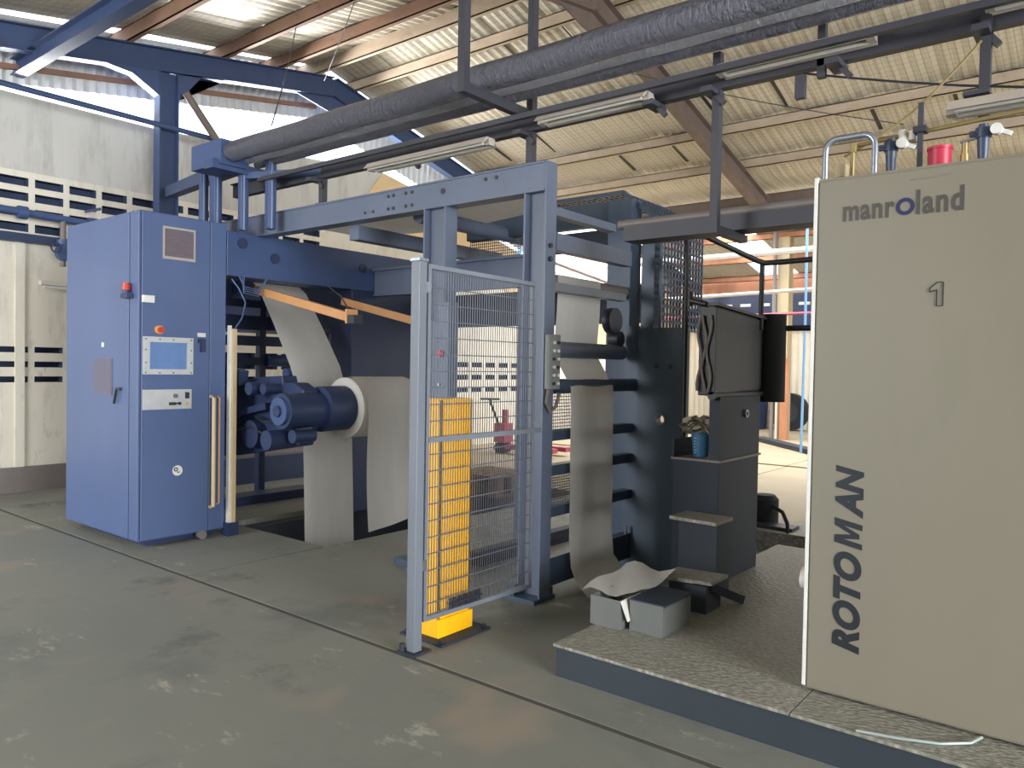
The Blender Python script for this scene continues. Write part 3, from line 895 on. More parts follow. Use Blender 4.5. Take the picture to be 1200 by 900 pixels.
part('roller', MB().cyl((-3.22, 4.30, 2.215), (-3.22, 5.45, 2.215), .05, 18), M['gutter_grey'], it, smooth=True)
part('roller', MB().cyl((-3.08, 4.30, 1.47), (-3.08, 5.45, 1.47), .05, 18), M['infeed'], it, smooth=True)
for z, h in ((1.14, .05), (0.90, .05), (0.61, .05), (0.22, .14)):
    part('rail', MB().box(-3.16, 4.28, z - h, -3.08, 5.46, z + h * .4), M['infeed'], it)
b = MB().box(-3.10, 4.78, .60, -3.08, 4.82, 1.45)
part('web_stiffener', b, M['infeed'], it)
part('bearing', MB().cyl((-3.18, 5.16, 1.97), (-3.11, 5.16, 1.97), .10, 20).cyl((-3.2, 5.24, 1.83), (-3.11, 5.24, 1.83), .06, 16), M['dark_plastic'], it, smooth=True)


def netting(p, u, v, nu, nv, r):
    """crossed flat bars over the parallelogram p, p+u, p+v"""
    p, u, v = Vector(p), Vector(u), Vector(v)
    nn = u.cross(v).normalized()
    b = MB()
    for i in range(nu + 1):
        a = p + u * (i / nu)
        b.beam(a, a + v, r, r * .7, nn)
    for j in range(nv + 1):
        a = p + v * (j / nv)
        b.beam(a, a + u, r, r * .7, nn)
    return b


for z0, z1 in ((0.63, 0.86), (1.16, 1.44)):
    part('mesh_infill', netting((-3.12, 4.28, z0), (0, 0.5, 0), (0, 0, z1 - z0), 30, 12, .005), M['wire'], it, kind='stuff')
hood = part('mesh_hood', netting((-4.95, 5.55, 3.05), (1.66, 0, 0), (0, 0.8, 0), 30, 12, .016), M['frame'], it, kind='stuff', label='square-mesh guard hood')
part('mesh_hood', netting((-3.29, 5.55, 3.05), (0.35, 0, -0.29), (0, 0.8, 0), 8, 12, .016), M['infeed'], it, kind='stuff')
part('mesh_side', netting((-2.94, 5.56, 1.93), (0, 0.75, 0), (0, 0, 0.83), 13, 14, .018), M['infeed'], it, kind='stuff')
part('hood_edge', MB().beam((-4.95, 5.54, 3.06), (-3.29, 5.54, 3.06), .02, .03).beam((-3.29, 5.54, 3.06), (-2.93, 5.54, 2.76), .02, .03).beam((-2.93, 5.54, 2.76), (-2.93, 5.54, 1.93), .02, .02), M['infeed'], it)
part('mesh_guard', netting((-5.03, 5.59, 2.64), (0.62, 0, 0), (0, 0, .42), 24, 16, .006), M['wire'], it, kind='stuff')
# side plate with a round see-through hole
b = MB()
hx, hz, hr, n = -2.81, 1.21, .036, 24
x0, x1, z0, z1 = -3.02, -2.61, 0.0, 1.92
for yy in (5.36, 5.40):
    pass
ringf = []
outer = []
for i in range(n):
    an = 2 * math.pi * i / n
    ca, sa = math.cos(an), math.sin(an)
    ringf.append((hx + hr * ca, hz + hr * sa))
    tx = ((x1 if ca > 0 else x0) - hx) / ca if abs(ca) > 1e-6 else 1e9
    tz = ((z1 if sa > 0 else z0) - hz) / sa if abs(sa) > 1e-6 else 1e9
    tt = min(tx, tz)
    outer.append((hx + ca * tt, hz + sa * tt))
corners = [(x1, z1), (x0, z1), (x0, z0), (x1, z0)]
vs = [(a, 5.36, c) for a, c in ringf] + [(a, 5.36, c) for a, c in outer] + [(a, 5.42, c) for a, c in ringf] + [(a, 5.42, c) for a, c in outer]
fs = []
for i in range(n):
    j = (i + 1) % n
    for o in (0, 2 * n):
        fs.append((o + i, o + j, o + n + j, o + n + i))
    fs.append((i, j, 2 * n + j, 2 * n + i))
    fs.append((n + i, n + j, 3 * n + j, 3 * n + i))
b.add(vs, fs)
# corner gussets between the radial cuts
for (ccx, ccz) in corners:
    an = math.atan2(ccz - hz, ccx - hx) % (2 * math.pi)
    k = int(an / (2 * math.pi / n))
    p, q = outer[k % n], outer[(k + 1) % n]
    b.prism([(p[0], 5.36, p[1]), (ccx, 5.36, ccz), (q[0], 5.36, q[1])], (0, .06, 0))
sp = part('side_plate', b, M['plate'], it, label='dark side plate with a round hole')
part('hole_rim', MB().ring((hx, 5.345, hz), (0, 1, 0), .034, .046, .02, 24), M['gutter_grey'], sp, smooth=True)
part('bolts', MB().cyl((-2.86, 5.35, 1.62), (-2.86, 5.37, 1.62), .016, 10).cyl((-2.74, 5.35, 1.62), (-2.74, 5.37, 1.62), .018, 10), M['dark_plastic'], sp)
part('edge_plate', MB().box(-3.16, 5.40, 0, -3.03, 5.50, 1.94), M['infeed'], it)
part('lever', MB().tube([(-3.09, 5.34, 0.12), (-3.09, 5.34, 0.30), (-3.09, 5.34, 0.34)], .012, 8), M['chrome'], it, smooth=True, label='short bright lever')

iw = thing('infeed_web', 'long white paper strip hanging through the infeed rollers to the floor', 'paper', (-3.05, 4.7, 0))
rows = []
pts = [(-3.22, 2.27), (-3.17, 2.26), (-3.165, 2.2), (-3.17, 2.0), (-3.185, 1.80), (-3.19, 1.74), (-3.16, 1.67), (-3.09, 1.56), (-3.025, 1.46), (-3.02, 1.30), (-3.02, 1.0), (-3.015, .7), (-3.015, .4), (-3.0, .2), (-2.97, .10), (-2.92, .055), (-2.85, .03), (-2.76, .02)]
for k, (x, z) in enumerate(pts):
    sh = 0.0 if k < 5 else -0.02
    row = []
    for j in range(9):
        g_ = j / 8
        cr = 0.012 * math.sin(7 * g_ + k) if k > 12 else 0.004 * math.sin(8 * g_)
        row.append((x + cr, 4.45 + sh + g_ * .56, z + (0.05 * g_ + .02 * math.sin(6 * g_ + k) if k > 13 else 0)))
    rows.append(row)
part('web', MB().grid(rows), M['paper'], iw, smooth=True)

pd = thing('control_pendant', 'grey push-button control box fixed to the portal leg, coiled cable below', 'control box', (-3.04, 4.22, 1.45))
part('housing', MB().box(-3.055, 4.155, 1.45, -3.0, 4.265, 1.82), M['green_panel'], pd, bevel=.006)
for r_ in range(6):
    for c_ in range(2):
        part('button', MB().cyl((-3.0, 4.185 + c_ * .05, 1.49 + r_ * .055), (-2.99, 4.185 + c_ * .05, 1.49 + r_ * .055), .011, 10), M['white'] if (r_ + c_) % 3 else M['dark_plastic'], pd, smooth=True)
part('cable', MB().tube([(-3.03, 4.17, 1.45), (-3.03, 4.15, 1.36), (-3.03, 4.20, 1.30), (-3.03, 4.26, 1.33), (-3.03, 4.30, 1.42)], .012, 8), M['gutter_grey'], pd, smooth=True)

gc = thing('switch_cabinet', 'plain grey switch cabinet with red stop button, seen behind the mesh gate', 'cabinet', (-4.0, 4.08, 0))
part('body', MB().box(-4.20, 4.05, 0.3, -3.945, 4.135, 1.925), M['frame'], gc, bevel=.004)
part('side_cabinet', MB().box(-3.94, 4.04, 0.3, -3.835, 4.135, 2.06), M['frame'], gc, bevel=.004)
part('stand_foot', MB().box(-4.1, 4.07, 0, -3.9, 4.13, 0.3), M['infeed'], gc)
e_ = part('emergency_stop', MB().cyl((-3.905, 4.04, 1.685), (-3.905, 4.012, 1.685), .026, 14), M['red'], gc, smooth=True, label='red stop button')
part('key', MB().cyl((-3.92, 4.04, 1.46), (-3.92, 4.03, 1.46), .012, 10), M['chrome'], gc, smooth=True)

# ------------------------------------------------------------------ mesh gate and yellow column
gt = thing('mesh_gate', 'grey wire-mesh guard gate with a thick post, in front of the yellow column', 'gate', (-3.05, 3.0, 0))
part('post', MB().box(-3.085, 2.945, 0, -3.02, 3.005, 2.17), M['grey_gate'], gt, bevel=.004)
part('post_cap', MB().box(-3.09, 2.94, 2.17, -3.015, 3.01, 2.185), M['chrome'], gt)
part('post_foot', MB().box(-3.12, 2.91, 0, -2.99, 3.05, .012).cyl((-3.10, 2.93, .012), (-3.10, 2.93, .05), .016, 8), M['dark'], gt)
part('hinge_clamp', MB().box(-3.09, 3.005, 2.0, -3.03, 3.045, 2.06), M['chrome'], gt)
part('hinge_clamp', MB().box(-3.09, 3.005, .45, -3.03, 3.045, .51), M['chrome'], gt)
part('frame', MB().box(-3.07, 3.03, .16, -3.035, 3.055, 2.16).box(-3.07, 4.005, .14, -3.035, 4.03, 2.14).beam((-3.052, 3.03, 2.15), (-3.052, 4.03, 2.14), .032, .025).beam((-3.052, 3.03, .17), (-3.052, 4.03, .15), .032, .025), M['grey_gate'], gt)
part('cross_bar', MB().beam((-3.045, 3.05, 1.18), (-3.045, 4.10, 1.18), .03, .03), M['grey_gate'], gt)
b = MB()
for k in range(45):
    yy = 3.06 + k * 0.0212
    b.beam((-3.052, yy, .17), (-3.052, yy, 2.15), .0042, .0042)
for k in range(21):
    zz = .25 + k * 0.094
    b.beam((-3.048, 3.04, zz), (-3.048, 4.02, zz), .006, .006)
part('wire_mesh', b, M['wire'], gt, kind='stuff')
b = MB()
for k in range(20):
    b.beam((-3.05, 3.26 + k * .014, .17), (-3.05, 3.26 + k * .014, .24), .006, .006)
b.beam((-3.048, 3.25, .205), (-3.048, 3.54, .205), .012, .012)
part('bottom_brush', b, M['dark_plastic'], gt, kind='stuff')

yc = thing('yellow_column', 'stout yellow steel safety column standing behind the mesh gate', 'column', (-3.14, 3.33, 0))
part('column', MB().box(-3.22, 3.20, .10, -3.085, 3.215, 1.40).box(-3.10, 3.20, .10, -3.085, 3.47, 1.40).box(-3.22, 3.20, .10, -3.205, 3.47, 1.40).box(-3.22, 3.455, .10, -3.085, 3.47, 1.40), M['yellow'], yc, bevel=.004)
part('cap', MB().box(-3.215, 3.205, 1.395, -3.09, 3.465, 1.405), M['yellow'], yc)
part('skirt', MB().box(-3.235, 3.185, .012, -3.07, 3.485, .12), M['yellow'], yc, bevel=.004)
part('base_plate', MB().box(-3.32, 3.12, 0, -2.98, 3.55, .014), M['dark'], yc)
for (a, c_) in ((-3.29, 3.15), (-3.01, 3.15), (-3.01, 3.52), (-3.29, 3.52)):
    part('bolt', MB().cyl((a, c_, .014), (a, c_, .035), .014, 6), M['dark_plastic'], yc)
solo('floor_rail', MB().box(-4.12, 4.6, 0, -4.02, 7.2, .10).box(-4.17, 4.6, 0, -3.97, 7.2, .02), M['dark'], 'dark steel rail lying on the floor behind the yellow column', 'rail')

# ------------------------------------------------------------------ press unit, right
pu = thing('press_unit', 'large cream press cabinet with dark lettering, standing on the right', 'press', (0.2, 4.2, 0.17))
part('body', MB().box(-1.10, 3.51, 0.18, 2.2, 5.2, 2.45), M['panel'], pu)
part('front_cover', MB().box(-1.085, 3.50, 0.185, 2.2, 3.512, 2.44), M['panel'], pu, bevel=.006)
part('edge_strip', MB().box(-1.106, 3.502, 0.19, -1.088, 3.53, 2.46), M['white'], pu, bevel=.003)
part('base_gap', MB().box(-1.05, 3.55, 0.171, 2.2, 5.1, 0.18), M['dark_plastic'], pu)
part('knob', MB().cyl((-1.10, 3.56, .66), (-1.13, 3.56, .66), .05, 16), M['white_steel'], pu, smooth=True)


def text(txt, mat, size, loc, rot, parent, name='lettering', shear=0.0, bold=0.0, spacing=1.0, fit=None):
    cu = bpy.data.curves.new(name, 'FONT')
    cu.body = txt; cu.size = size; cu.extrude = 0.0008; cu.shear = shear; cu.offset = bold; cu.space_character = spacing
    tmp = bpy.data.objects.new('tmp', cu)
    COL.objects.link(tmp)
    bpy.context.view_layer.update()
    me = bpy.data.meshes.new_from_object(tmp.evaluated_get(bpy.context.evaluated_depsgraph_get()))
    bpy.data.objects.remove(tmp)
    xs = [v.co.x for v in me.vertices]; ysv = [v.co.y for v in me.vertices]
    sx, sy, ox, oy = 1, 1, min(xs), min(ysv)
    if fit:
        sx = fit[0] / (max(xs) - min(xs)); sy = fit[1] / (max(ysv) - min(ysv))
    mt = Matrix.Translation(Vector(loc) - root_loc(parent)) @ rot @ Matrix.Diagonal((sx, sy, 1, 1)) @ Matrix.Translation((-ox, -oy, 0))
    me.transform(mt)
    me.materials.clear(); me.materials.append(mat)
    o = bpy.data.objects.new(name, me)
    COL.objects.link(o); o.parent = parent
    return o


FACE = Matrix.Rotation(math.pi / 2, 4, 'X')             # upright on a wall facing -Y
UPW = Matrix.Rotation(math.pi / 2, 4, 'X') @ Matrix.Rotation(math.pi / 2, 4, 'Z')   # reading upwards
lt = text('manr', M['letter_grey'], .12, (-0.98, 3.499, 2.252), FACE, pu, bold=.0035, spacing=1.1, fit=(.205, .066)); lt['label'] = 'grey brand lettering'
ring = MB().ring((-0.735, 3.4985, 2.291), (0, 1, 0), .020, .036, .002, 28)
part('ring_letter', ring, M['letter_blue'], pu, label='dark blue ring letter')
lt = text('land', M['letter_grey'], .12, (-0.694, 3.499, 2.252), FACE, pu, bold=.0035, spacing=1.12, fit=(.172, .102)); lt['label'] = 'grey brand lettering'
for wd, z0, ln in (('ROTO', .385, .436), ('AN', .972, .223)):
    lt = text(wd, M['letter_dark'], .15, (-0.865, 3.499, z0), UPW, pu, shear=.22, bold=.008, spacing=1.04, fit=(ln, .115)); lt['label'] = 'dark slanted upright lettering'
em = [(0, 0), (0, 1), (.30, 1), (.5, .40), (.70, 1), (1, 1), (1, 0), (.77, 0), (.77, .66), (.59, .10), (.41, .10), (.23, .66), (.23, 0)]
part('lettering', MB().prism([(-0.865 - .115 * v, 3.499, .836 + .108 * u + .022 * v) for u, v in em], (0, -.0008, 0)), M['letter_dark'], pu, label='dark slanted upright letter')
one = [(0.0, .072), (.026, .096), (.048, .096), (.048, 0), (.026, 0), (.026, .066), (0.0, .057)]
b = MB()
for (a, c_), (a2, c2) in zip(one, one[1:] + one[:1]):
    b.beam((-0.635 + a, 3.4985, 1.875 + c_), (-0.635 + a2, 3.4985, 1.875 + c2), .003, .005, (0, 1, 0))
part('numeral', b, M['letter_dark'], pu, label='outlined numeral one')
b = MB()
for (xx, zz, w) in ((-.72, 2.395, .10), (-.62, 2.40, .05)):
    b.box(xx, 3.499, zz, xx + w, 3.5005, zz + .006)
part('scuff', b, M['gutter_grey'], pu)

# things on top of the press unit
TZ = 2.45
pts = [(-1.075, 3.55, TZ)] + [(-1.075, 3.55, TZ + .13)] + arc((-1.025, 3.55, TZ + .13), (-1, 0, 0), (0, 0, 1), .05, 0, math.pi / 2, 5)[1:] + \
    arc((-.92, 3.55, TZ + .13), (0, 0, 1), (1, 0, 0), .05, 0, math.pi / 2, 5) + [(-.87, 3.55, TZ)]
part('grab_rail', MB().tube(pts, .0135, 10), M['chrome'], pu, smooth=True, label='bent steel grab rail')


def air_filter(x, y, hang, label):
    o = thing('air_filter', label, 'air filter', (x, y, TZ), )
    part('head', MB().cyl((x, y, TZ + .13), (x, y, TZ + .17), .030, 16).cyl((x, y, TZ + .17), (x, y, TZ + .185), .018, 12).beam((x - .05, y, TZ + .15), (x + .06, y, TZ + .15), .022, .022), M['bluegrey_plastic'], o, smooth=True)
    part('bowl', MB().cyl((x, y, TZ + .13), (x, y, TZ + .02), .024, 16, .018), M['bluegrey_plastic'], o, smooth=True)
    part('drain', MB().cyl((x, y, TZ + .02), (x, y, TZ + .0), .006, 8), M['dark_plastic'], o, smooth=True)
    part('gauge', MB().cyl((x + .05, y - .01, TZ + .15), (x + .05, y - .045, TZ + .15), .022, 14).beam((x + .06, y, TZ + .15), (x + .10, y, TZ + .13), .018, .018), M['white'], o, smooth=True)
    return o


air_filter(-.84, 3.70, 0, 'blue-grey air filter bowl on the press top, right of the grab rail')
air_filter(-.49, 3.70, 0, 'blue-grey air filter bowl on the press top, right of the red can')
rc = thing('red_can', 'round red can standing on top of the cream press cabinet', 'can', (-.645, 3.68, TZ))
part('body', MB().cyl((-.645, 3.68, TZ), (-.645, 3.68, TZ + .10), .046, 24), M['red_can'], rc, smooth=True)
part('rim', MB().ring((-.645, 3.68, TZ + .098), (0, 0, 1), .040, .050, .012, 24).cyl((-.645, 3.68, TZ + .096), (-.645, 3.68, TZ + .10), .04, 20), M['red_can'], rc, smooth=True)
vv = thing('brass_valve', 'small brass valve on the press top beside the red can', 'valve', (-.555, 3.70, TZ))
part('body', MB().cyl((-.555, 3.70, TZ), (-.555, 3.70, TZ + .07), .018, 12).cyl((-.555, 3.70, TZ + .07), (-.555, 3.70, TZ + .12), .013, 10), M['brass'], vv, smooth=True)
part('lever', MB().beam((-.575, 3.70, TZ + .125), (-.52, 3.70, TZ + .13), .012, .008), M['chrome'], vv)
sv = thing('solenoid_valve', 'cream boxed valve on a brass riser under the grab rail', 'valve', (-1.03, 3.66, TZ))
part('body', MB().box(-1.06, 3.63, TZ + .03, -1.01, 3.69, TZ + .09), M['beige_post'], sv, bevel=.004)
part('riser', MB().cyl((-1.0, 3.70, TZ), (-1.0, 3.70, TZ + .19), .010, 10).cyl((-1.0, 3.70, TZ + .15), (-1.0, 3.70, TZ + .19), .016, 8), M['brass'], sv, smooth=True)
part('base', MB().cyl((-1.035, 3.66, TZ), (-1.035, 3.66, TZ + .03), .016, 10), M['chrome'], sv, smooth=True)
ap = thing('air_pipe', 'thin brass air pipe running across above the cream press cabinet', 'pipe', (-.7, 3.72, TZ + .2))
part('pipe', MB().tube([(-1.0, 3.72, TZ + .185), (-.73, 3.72, TZ + .20), (-.1, 3.72, TZ + .235), (.6, 3.72, TZ + .26)], .010, 8), M['brass'], ap, smooth=True)
part('fitting', MB().cyl((-.80, 3.72, TZ + .16), (-.80, 3.72, TZ + .22), .018, 10).cyl((-.76, 3.72, TZ + .17), (-.76, 3.72, TZ + .21), .016, 10), M['white_steel'], ap, smooth=True)
sd = thing('pipe_stand', 'slim dark upright post holding the air pipe on the press top', 'post', (-.725, 3.70, TZ))
part('pole', MB().box(-.735, 3.69, TZ, -.715, 3.71, TZ + .32), M['steel_dark'], sd)
part('clamp', MB().box(-.75, 3.67, TZ + .19, -.70, 3.73, TZ + .215), M['dark_plastic'], sd)


def strip_light(xa, xb, y, z, label, two=True):
    o = thing('strip_light', label, 'lamp', ((xa + xb) / 2, y, z), 'fluorescent strip lights along the light rail')
    pr = [(xa, y - .085, z), (xa, y - .04, z + .05), (xa, y + .04, z + .05), (xa, y + .085, z), (xa, y + .075, z), (xa, y + .03, z + .035), (xa, y - .03, z + .035), (xa, y - .075, z)]
    part('reflector', MB().prism(pr, (xb - xa, 0, 0)), M['fixture'], o)
    part('end_cap', MB().box(xa - .01, y - .03, z - .005, xa + .03, y + .03, z + .04), M['fixture'], o)
    part('end_cap', MB().box(xb - .03, y - .03, z - .005, xb + .01, y + .03, z + .04), M['fixture'], o)
    for s_ in (-.045, .03):
        part('tube', MB().cyl((xa + .03, y + s_, z + .005), (xb - .03, y + s_, z + .005), .013, 10), M['tube'], o, smooth=True)
    return o


strip_light(-.66, .55, 3.95, 2.77, 'fluorescent strip light lowest of all, just above the press top')
strip_light(-3.06, -2.26, 4.08, 3.20, 'fluorescent strip light above the portal leg and mesh gate')
strip_light(-1.82, -1.02, 4.08, 3.245, 'fluorescent strip light left of the hanger over the press')
strip_light(-.54, .3, 4.08, 3.26, 'fluorescent strip light in the top right corner')
strip_light(-4.75, -3.5, 4.08, 3.14, 'fluorescent strip light over the middle of the long portal beam')

# ------------------------------------------------------------------ platform, boxes
pt = thing('tread_platform', 'low tread-plate platform with dark skirt under the press', 'platform', (-.5, 4.0, 0))
part('skirt', MB().box(-2.265, 3.235, 0, 2.4, 3.26, .155).box(-2.265, 3.26, 0, -2.24, 3.9, .155).box(-2.2, 3.3, 0, 2.4, 6.3, .10), M['skirt'], pt)
for a, c_ in ((-2.28, -2.215), (-2.21, -1.065), (-1.06, .3), (.305, 2.4)):
    part('tread_plate', MB().box(a, 3.22, .155, c_, 3.90 if a < -2.215 else 6.3, .17), M['tread'], pt, bevel=.002)
bx = thing('tin_box', 'open grey box with folded flap at the platform corner under the paper tail', 'box', (-2.2, 3.75, .17))


def openbox(x0, x1, y0, y1, z0, z1, th=.006):
    return MB().box(x0, y0, z0, x1, y0 + th, z1).box(x0, y1 - th, z0, x1, y1, z1).box(x0, y0 + th, z0, x0 + th, y1 - th, z1).box(x1 - th, y0 + th, z0, x1, y1 - th, z1).box(x0 + th, y0 + th, z0, x1 - th, y1 - th, z0 + th)


part('tray', openbox(-2.31, -2.12, 3.62, 3.86, .17, .33), M['cardboard'], bx)
part('flap', MB().prism([(-2.12, 3.62, .33), (-2.12, 3.84, .33), (-2.085, 3.82, .24), (-2.085, 3.64, .22)], (.006, 0, 0)), M['white_steel'], bx)
rows = []
for k in range(7):
    f = k / 6
    rows.append([(-2.42 + .34 * j / 6, 3.70 + f * .5, .335 + .05 * f + .02 * math.sin(j * 1.3 + k) + .03 * (1 - f) * (j / 6 - .5)) for j in range(7)])
solo('paper_scrap', MB().grid(rows), M['paper'], 'crumpled paper scrap lying on the open grey box', 'paper', smooth=True)
b2 = thing('tin_box', 'plain grey box at the platform edge, right of the flapped one', 'box', (-1.98, 3.8, .17))
part('body', openbox(-2.085, -1.885, 3.665, 4.0, .17, .335), M['cardboard'], b2)
part('lid', MB().box(-2.09, 3.67, .33, -1.88, 4.005, .342), M['dark'], b2)

# ------------------------------------------------------------------ stair, landing, guarded unit
stp = thing('step_unit', 'two-tread dark stair with tread-plate steps beside the landing', 'stairs', (-2.05, 4.5, .17))
part('step_box', MB().box(-2.12, 4.19, .17, -1.88, 4.40, .33), M['dark'], stp)
part('step_box', MB().box(-2.24, 4.55, .17, -1.98, 4.76, .63), M['dark'], stp)
part('step_plate', MB().prism([(-2.15, 4.16, .335), (-1.86, 4.22, .335), (-1.86, 4.46, .335), (-2.18, 4.42, .335)], (0, 0, .02)), M['tread'], stp)
part('step_plate', MB().prism([(-2.28, 4.49, .635), (-1.95, 4.47, .635), (-1.95, 4.73, .635), (-2.28, 4.75, .635)], (0, 0, .02)), M['tread'], stp)
part('step_bracket', MB().beam((-1.88, 4.25, .32), (-1.80, 4.55, .19), .02, .05), M['dark'], stp)
ld = thing('landing', 'dark raised landing with a blue bucket on it', 'platform', (-2.25, 5.15, .17))
part('block', MB().box(-2.42, 4.80, .17, -2.085, 5.50, .985), M['dark'], ld, bevel=.004)
part('deck', MB().box(-2.43, 4.79, .985, -2.075, 5.52, 1.0), M['gutter_grey'], ld)
part('cheek', MB().box(-2.43, 4.80, 1.0, -2.41, 5.5, 1.12), M['dark'], ld)
part('handle', MB().ring((-2.085, 5.22, 1.30), (1, 0, 0), .018, .028, .02, 14), M['chrome'], ld, smooth=True)
part('column', MB().box(-2.16, 4.80, 1.0, -2.085, 5.50, 1.42), M['dark'], ld)
gd = thing('guard_hood', 'dark scuffed rectangular guard hood above the landing, left of the cream press', 'guard', (-2.1, 5.2, 1.4))
part('plate', MB().prism([(-2.10, 4.74, 1.44), (-2.10, 5.56, 1.47), (-2.10, 5.56, 1.965), (-2.10, 4.74, 2.01)], (-.02, 0, 0)), M['black'], gd, bevel=.003)
part('body', MB().prism([(-2.11, 4.74, 1.43), (-2.11, 5.56, 1.44), (-2.11, 5.58, 1.985), (-2.11, 4.74, 2.03)], (-.11, 0, 0)), M['black'], gd, bevel=.008)
part('top_lip', MB().beam((-2.15, 4.72, 2.03), (-2.15, 5.6, 1.985), .14, .02), M['black'], gd)
part('bottom_lip', MB().cyl((-2.12, 4.74, 1.43), (-2.12, 5.6, 1.43), .03, 12), M['black'], gd, smooth=True)
part('end_cover', MB().cyl((-2.09, 5.70, 1.37), (-2.09, 5.70, 2.02), .11, 20).cyl((-2.02, 5.66, 1.42), (-2.02, 5.66, 1.98), .03, 12), M['rubber'], gd, smooth=True)
b = MB()
for k in range(3):
    b.tube([(-2.14 - .03 * k + .016 * math.sin(.9 * q_ + 2 * k), 4.726 - .006 * k, 1.46 + .05 * q_) for q_ in range(11)], .009, 6)
part('hoses', b, M['gutter_grey'], gd, smooth=True)
part('hook', MB().cyl((-2.16, 4.72, 2.03), (-2.28, 4.72, 2.06), .02, 10).cyl((-2.28, 4.72, 2.02), (-2.28, 4.72, 2.12), .02, 10), M['black'], gd, smooth=True)
hr_ = thing('guard_railing', 'black tube railing above the dark guard hood', 'railing', (-2.3, 5.2, 1.9))
part('post', MB().tube([(-2.445, 5.0, 1.0), (-2.445, 5.0, 2.62)], .018, 10), M['black'], hr_, smooth=True)
part('post', MB().tube([(-2.10, 5.52, 1.9), (-2.10, 5.52, 2.38)], .018, 10), M['black'], hr_, smooth=True)
part('rail', MB().tube([(-2.445, 5.0, 2.60), (-2.12, 5.48, 2.40), (-2.08, 5.52, 2.385), (-1.95, 5.52, 2.385), (-1.105, 5.52, 2.40)], .02, 10), M['black'], hr_, smooth=True)
part('rail', MB().tube([(-2.05, 5.75, 1.92), (-1.105, 5.75, 1.92)], .022, 10), M['black'], hr_, smooth=True)

bk = thing('plastic_bucket', 'blue plastic bucket heaped with rags on the landing', 'bucket', (-2.30, 4.98, 1.0))
part('body', MB().cyl((-2.30, 4.98, 1.0), (-2.30, 4.98, 1.17), .052, 20, .068), M['bucket'], bk, smooth=True)
part('rim', MB().ring((-2.30, 4.98, 1.16), (0, 0, 1), .064, .074, .012, 20), M['bucket'], bk, smooth=True)
b = MB()
for k in range(6):
    b.box(-2.318, 4.918 - .002 * k, 1.025 + k * .02, -2.30 if k % 2 else -2.306, 4.925, 1.029 + k * .02)
part('scale_marks', b, M['white'], bk)
for k in range(5):
    b = MB()
    rows = []
    for i_ in range(6):
        rows.append([(-2.31 + .20 * (j / 6 - .5) + .02 * math.sin(k * 2 + i_), 4.95 + .14 * (i_ / 5 - .5), 1.185 + .022 * k + .02 * math.sin(j * 1.4 + k + i_) - .03 * abs(j / 3 - 1)) for j in range(7)])
    b.grid(rows)
    solo('rag', b, M['rag'], ['flat grey rag at the bottom of the bucket heap', 'second rag up in the bucket heap', 'middle rag in the bucket heap',
                              'fourth rag up in the bucket heap', 'topmost pale rag on the blue bucket'][k], 'rag', 'rags heaped on the blue bucket', smooth=True)

mo = thing('floor_motor', 'black electric motor with a hose, on the floor behind the platform', 'motor', (-2.45, 6.95, .17))
part('base', MB().box(-2.75, 6.75, .0, -2.0, 7.4, .17), M['tread'], mo)
part('body', MB().cyl((-2.62, 7.1, .17), (-2.62, 7.1, .40), .125, 22).cyl((-2.62, 7.1, .40), (-2.62, 7.1, .44), .125, 22, .09), M['rubber'], mo, smooth=True)
part('hose', MB().tube([(-2.55, 7.05, .36), (-2.40, 6.95, .32), (-2.32, 6.85, .24), (-2.30, 6.8, .17)], .018, 8), M['rubber'], mo, smooth=True)
part('foot', MB().box(-2.8, 6.85, .17, -2.28, 7.05, .20), M['dark_plastic'], mo)
solo('clear_hose', MB().tube([(-.40, 3.46, .19), (-.43, 3.40, .18), (-.52, 3.32, .178), (-.66, 3.26, .178), (-.80, 3.22, .178)], .006, 8), M['hose'], 'thin clear hose trailing over the tread plates below the press', 'hose', smooth=True)

# ------------------------------------------------------------------ overhead services
solo('insulated_pipe', MB().tube([(x, 3.76, 3.455 + .004 * math.sin(x * 5)) for x in [-6.24 + .25 * k for k in range(36)]], .088, 18), M['foil_pipe'], 'thickest black wrapped pipe of the overhead run', 'pipe', 'wrapped overhead pipes', smooth=True)
solo('insulated_pipe', MB().tube([(x, 3.93, 3.43 + .003 * math.sin(x * 7)) for x in [-6.5 + .25 * k for k in range(36)]], .042, 14), M['foil_bright'], 'shiny wrapped pipe, middle one of the overhead run', 'pipe', 'wrapped overhead pipes', smooth=True)
solo('insulated_pipe', MB().tube([(x, 4.05, 3.41 + .003 * math.sin(x * 6 + 1)) for x in [-6.3 + .25 * k for k in range(36)]], .036, 14), M['foil_pipe'], 'thinnest wrapped pipe, lowest of the overhead run', 'pipe', 'wrapped overhead pipes', smooth=True)
solo('cable_strut', MB().box(-6.2, 3.985, 3.235, 2.2, 4.02, 3.27), M['steel_dark'], 'thin dark strut under the wrapped pipes above the strip lights', 'rail')
lr = thing('light_rail', 'long dark steel light rail carrying the strip lights', 'rail', (-2.5, 4.2, 3.21))
part('channel', MB().box(-6.9, 4.17, 3.21, 2.2, 4.235, 3.33).box(-6.9, 4.14, 3.325, 2.2, 4.265, 3.335), M['steel_dark'], lr)
for xx in (-5.53, -4.35, -3.24, -2.25, -1.88, -1.2, -.55, .4):
    part('bracket', MB().box(xx - .05, 4.06, 3.17, xx + .02, 4.24, 3.20).beam((xx - .02, 4.17, 3.21), (xx + .05, 4.17, 3.12), .03, .03), M['steel_dark'], lr)
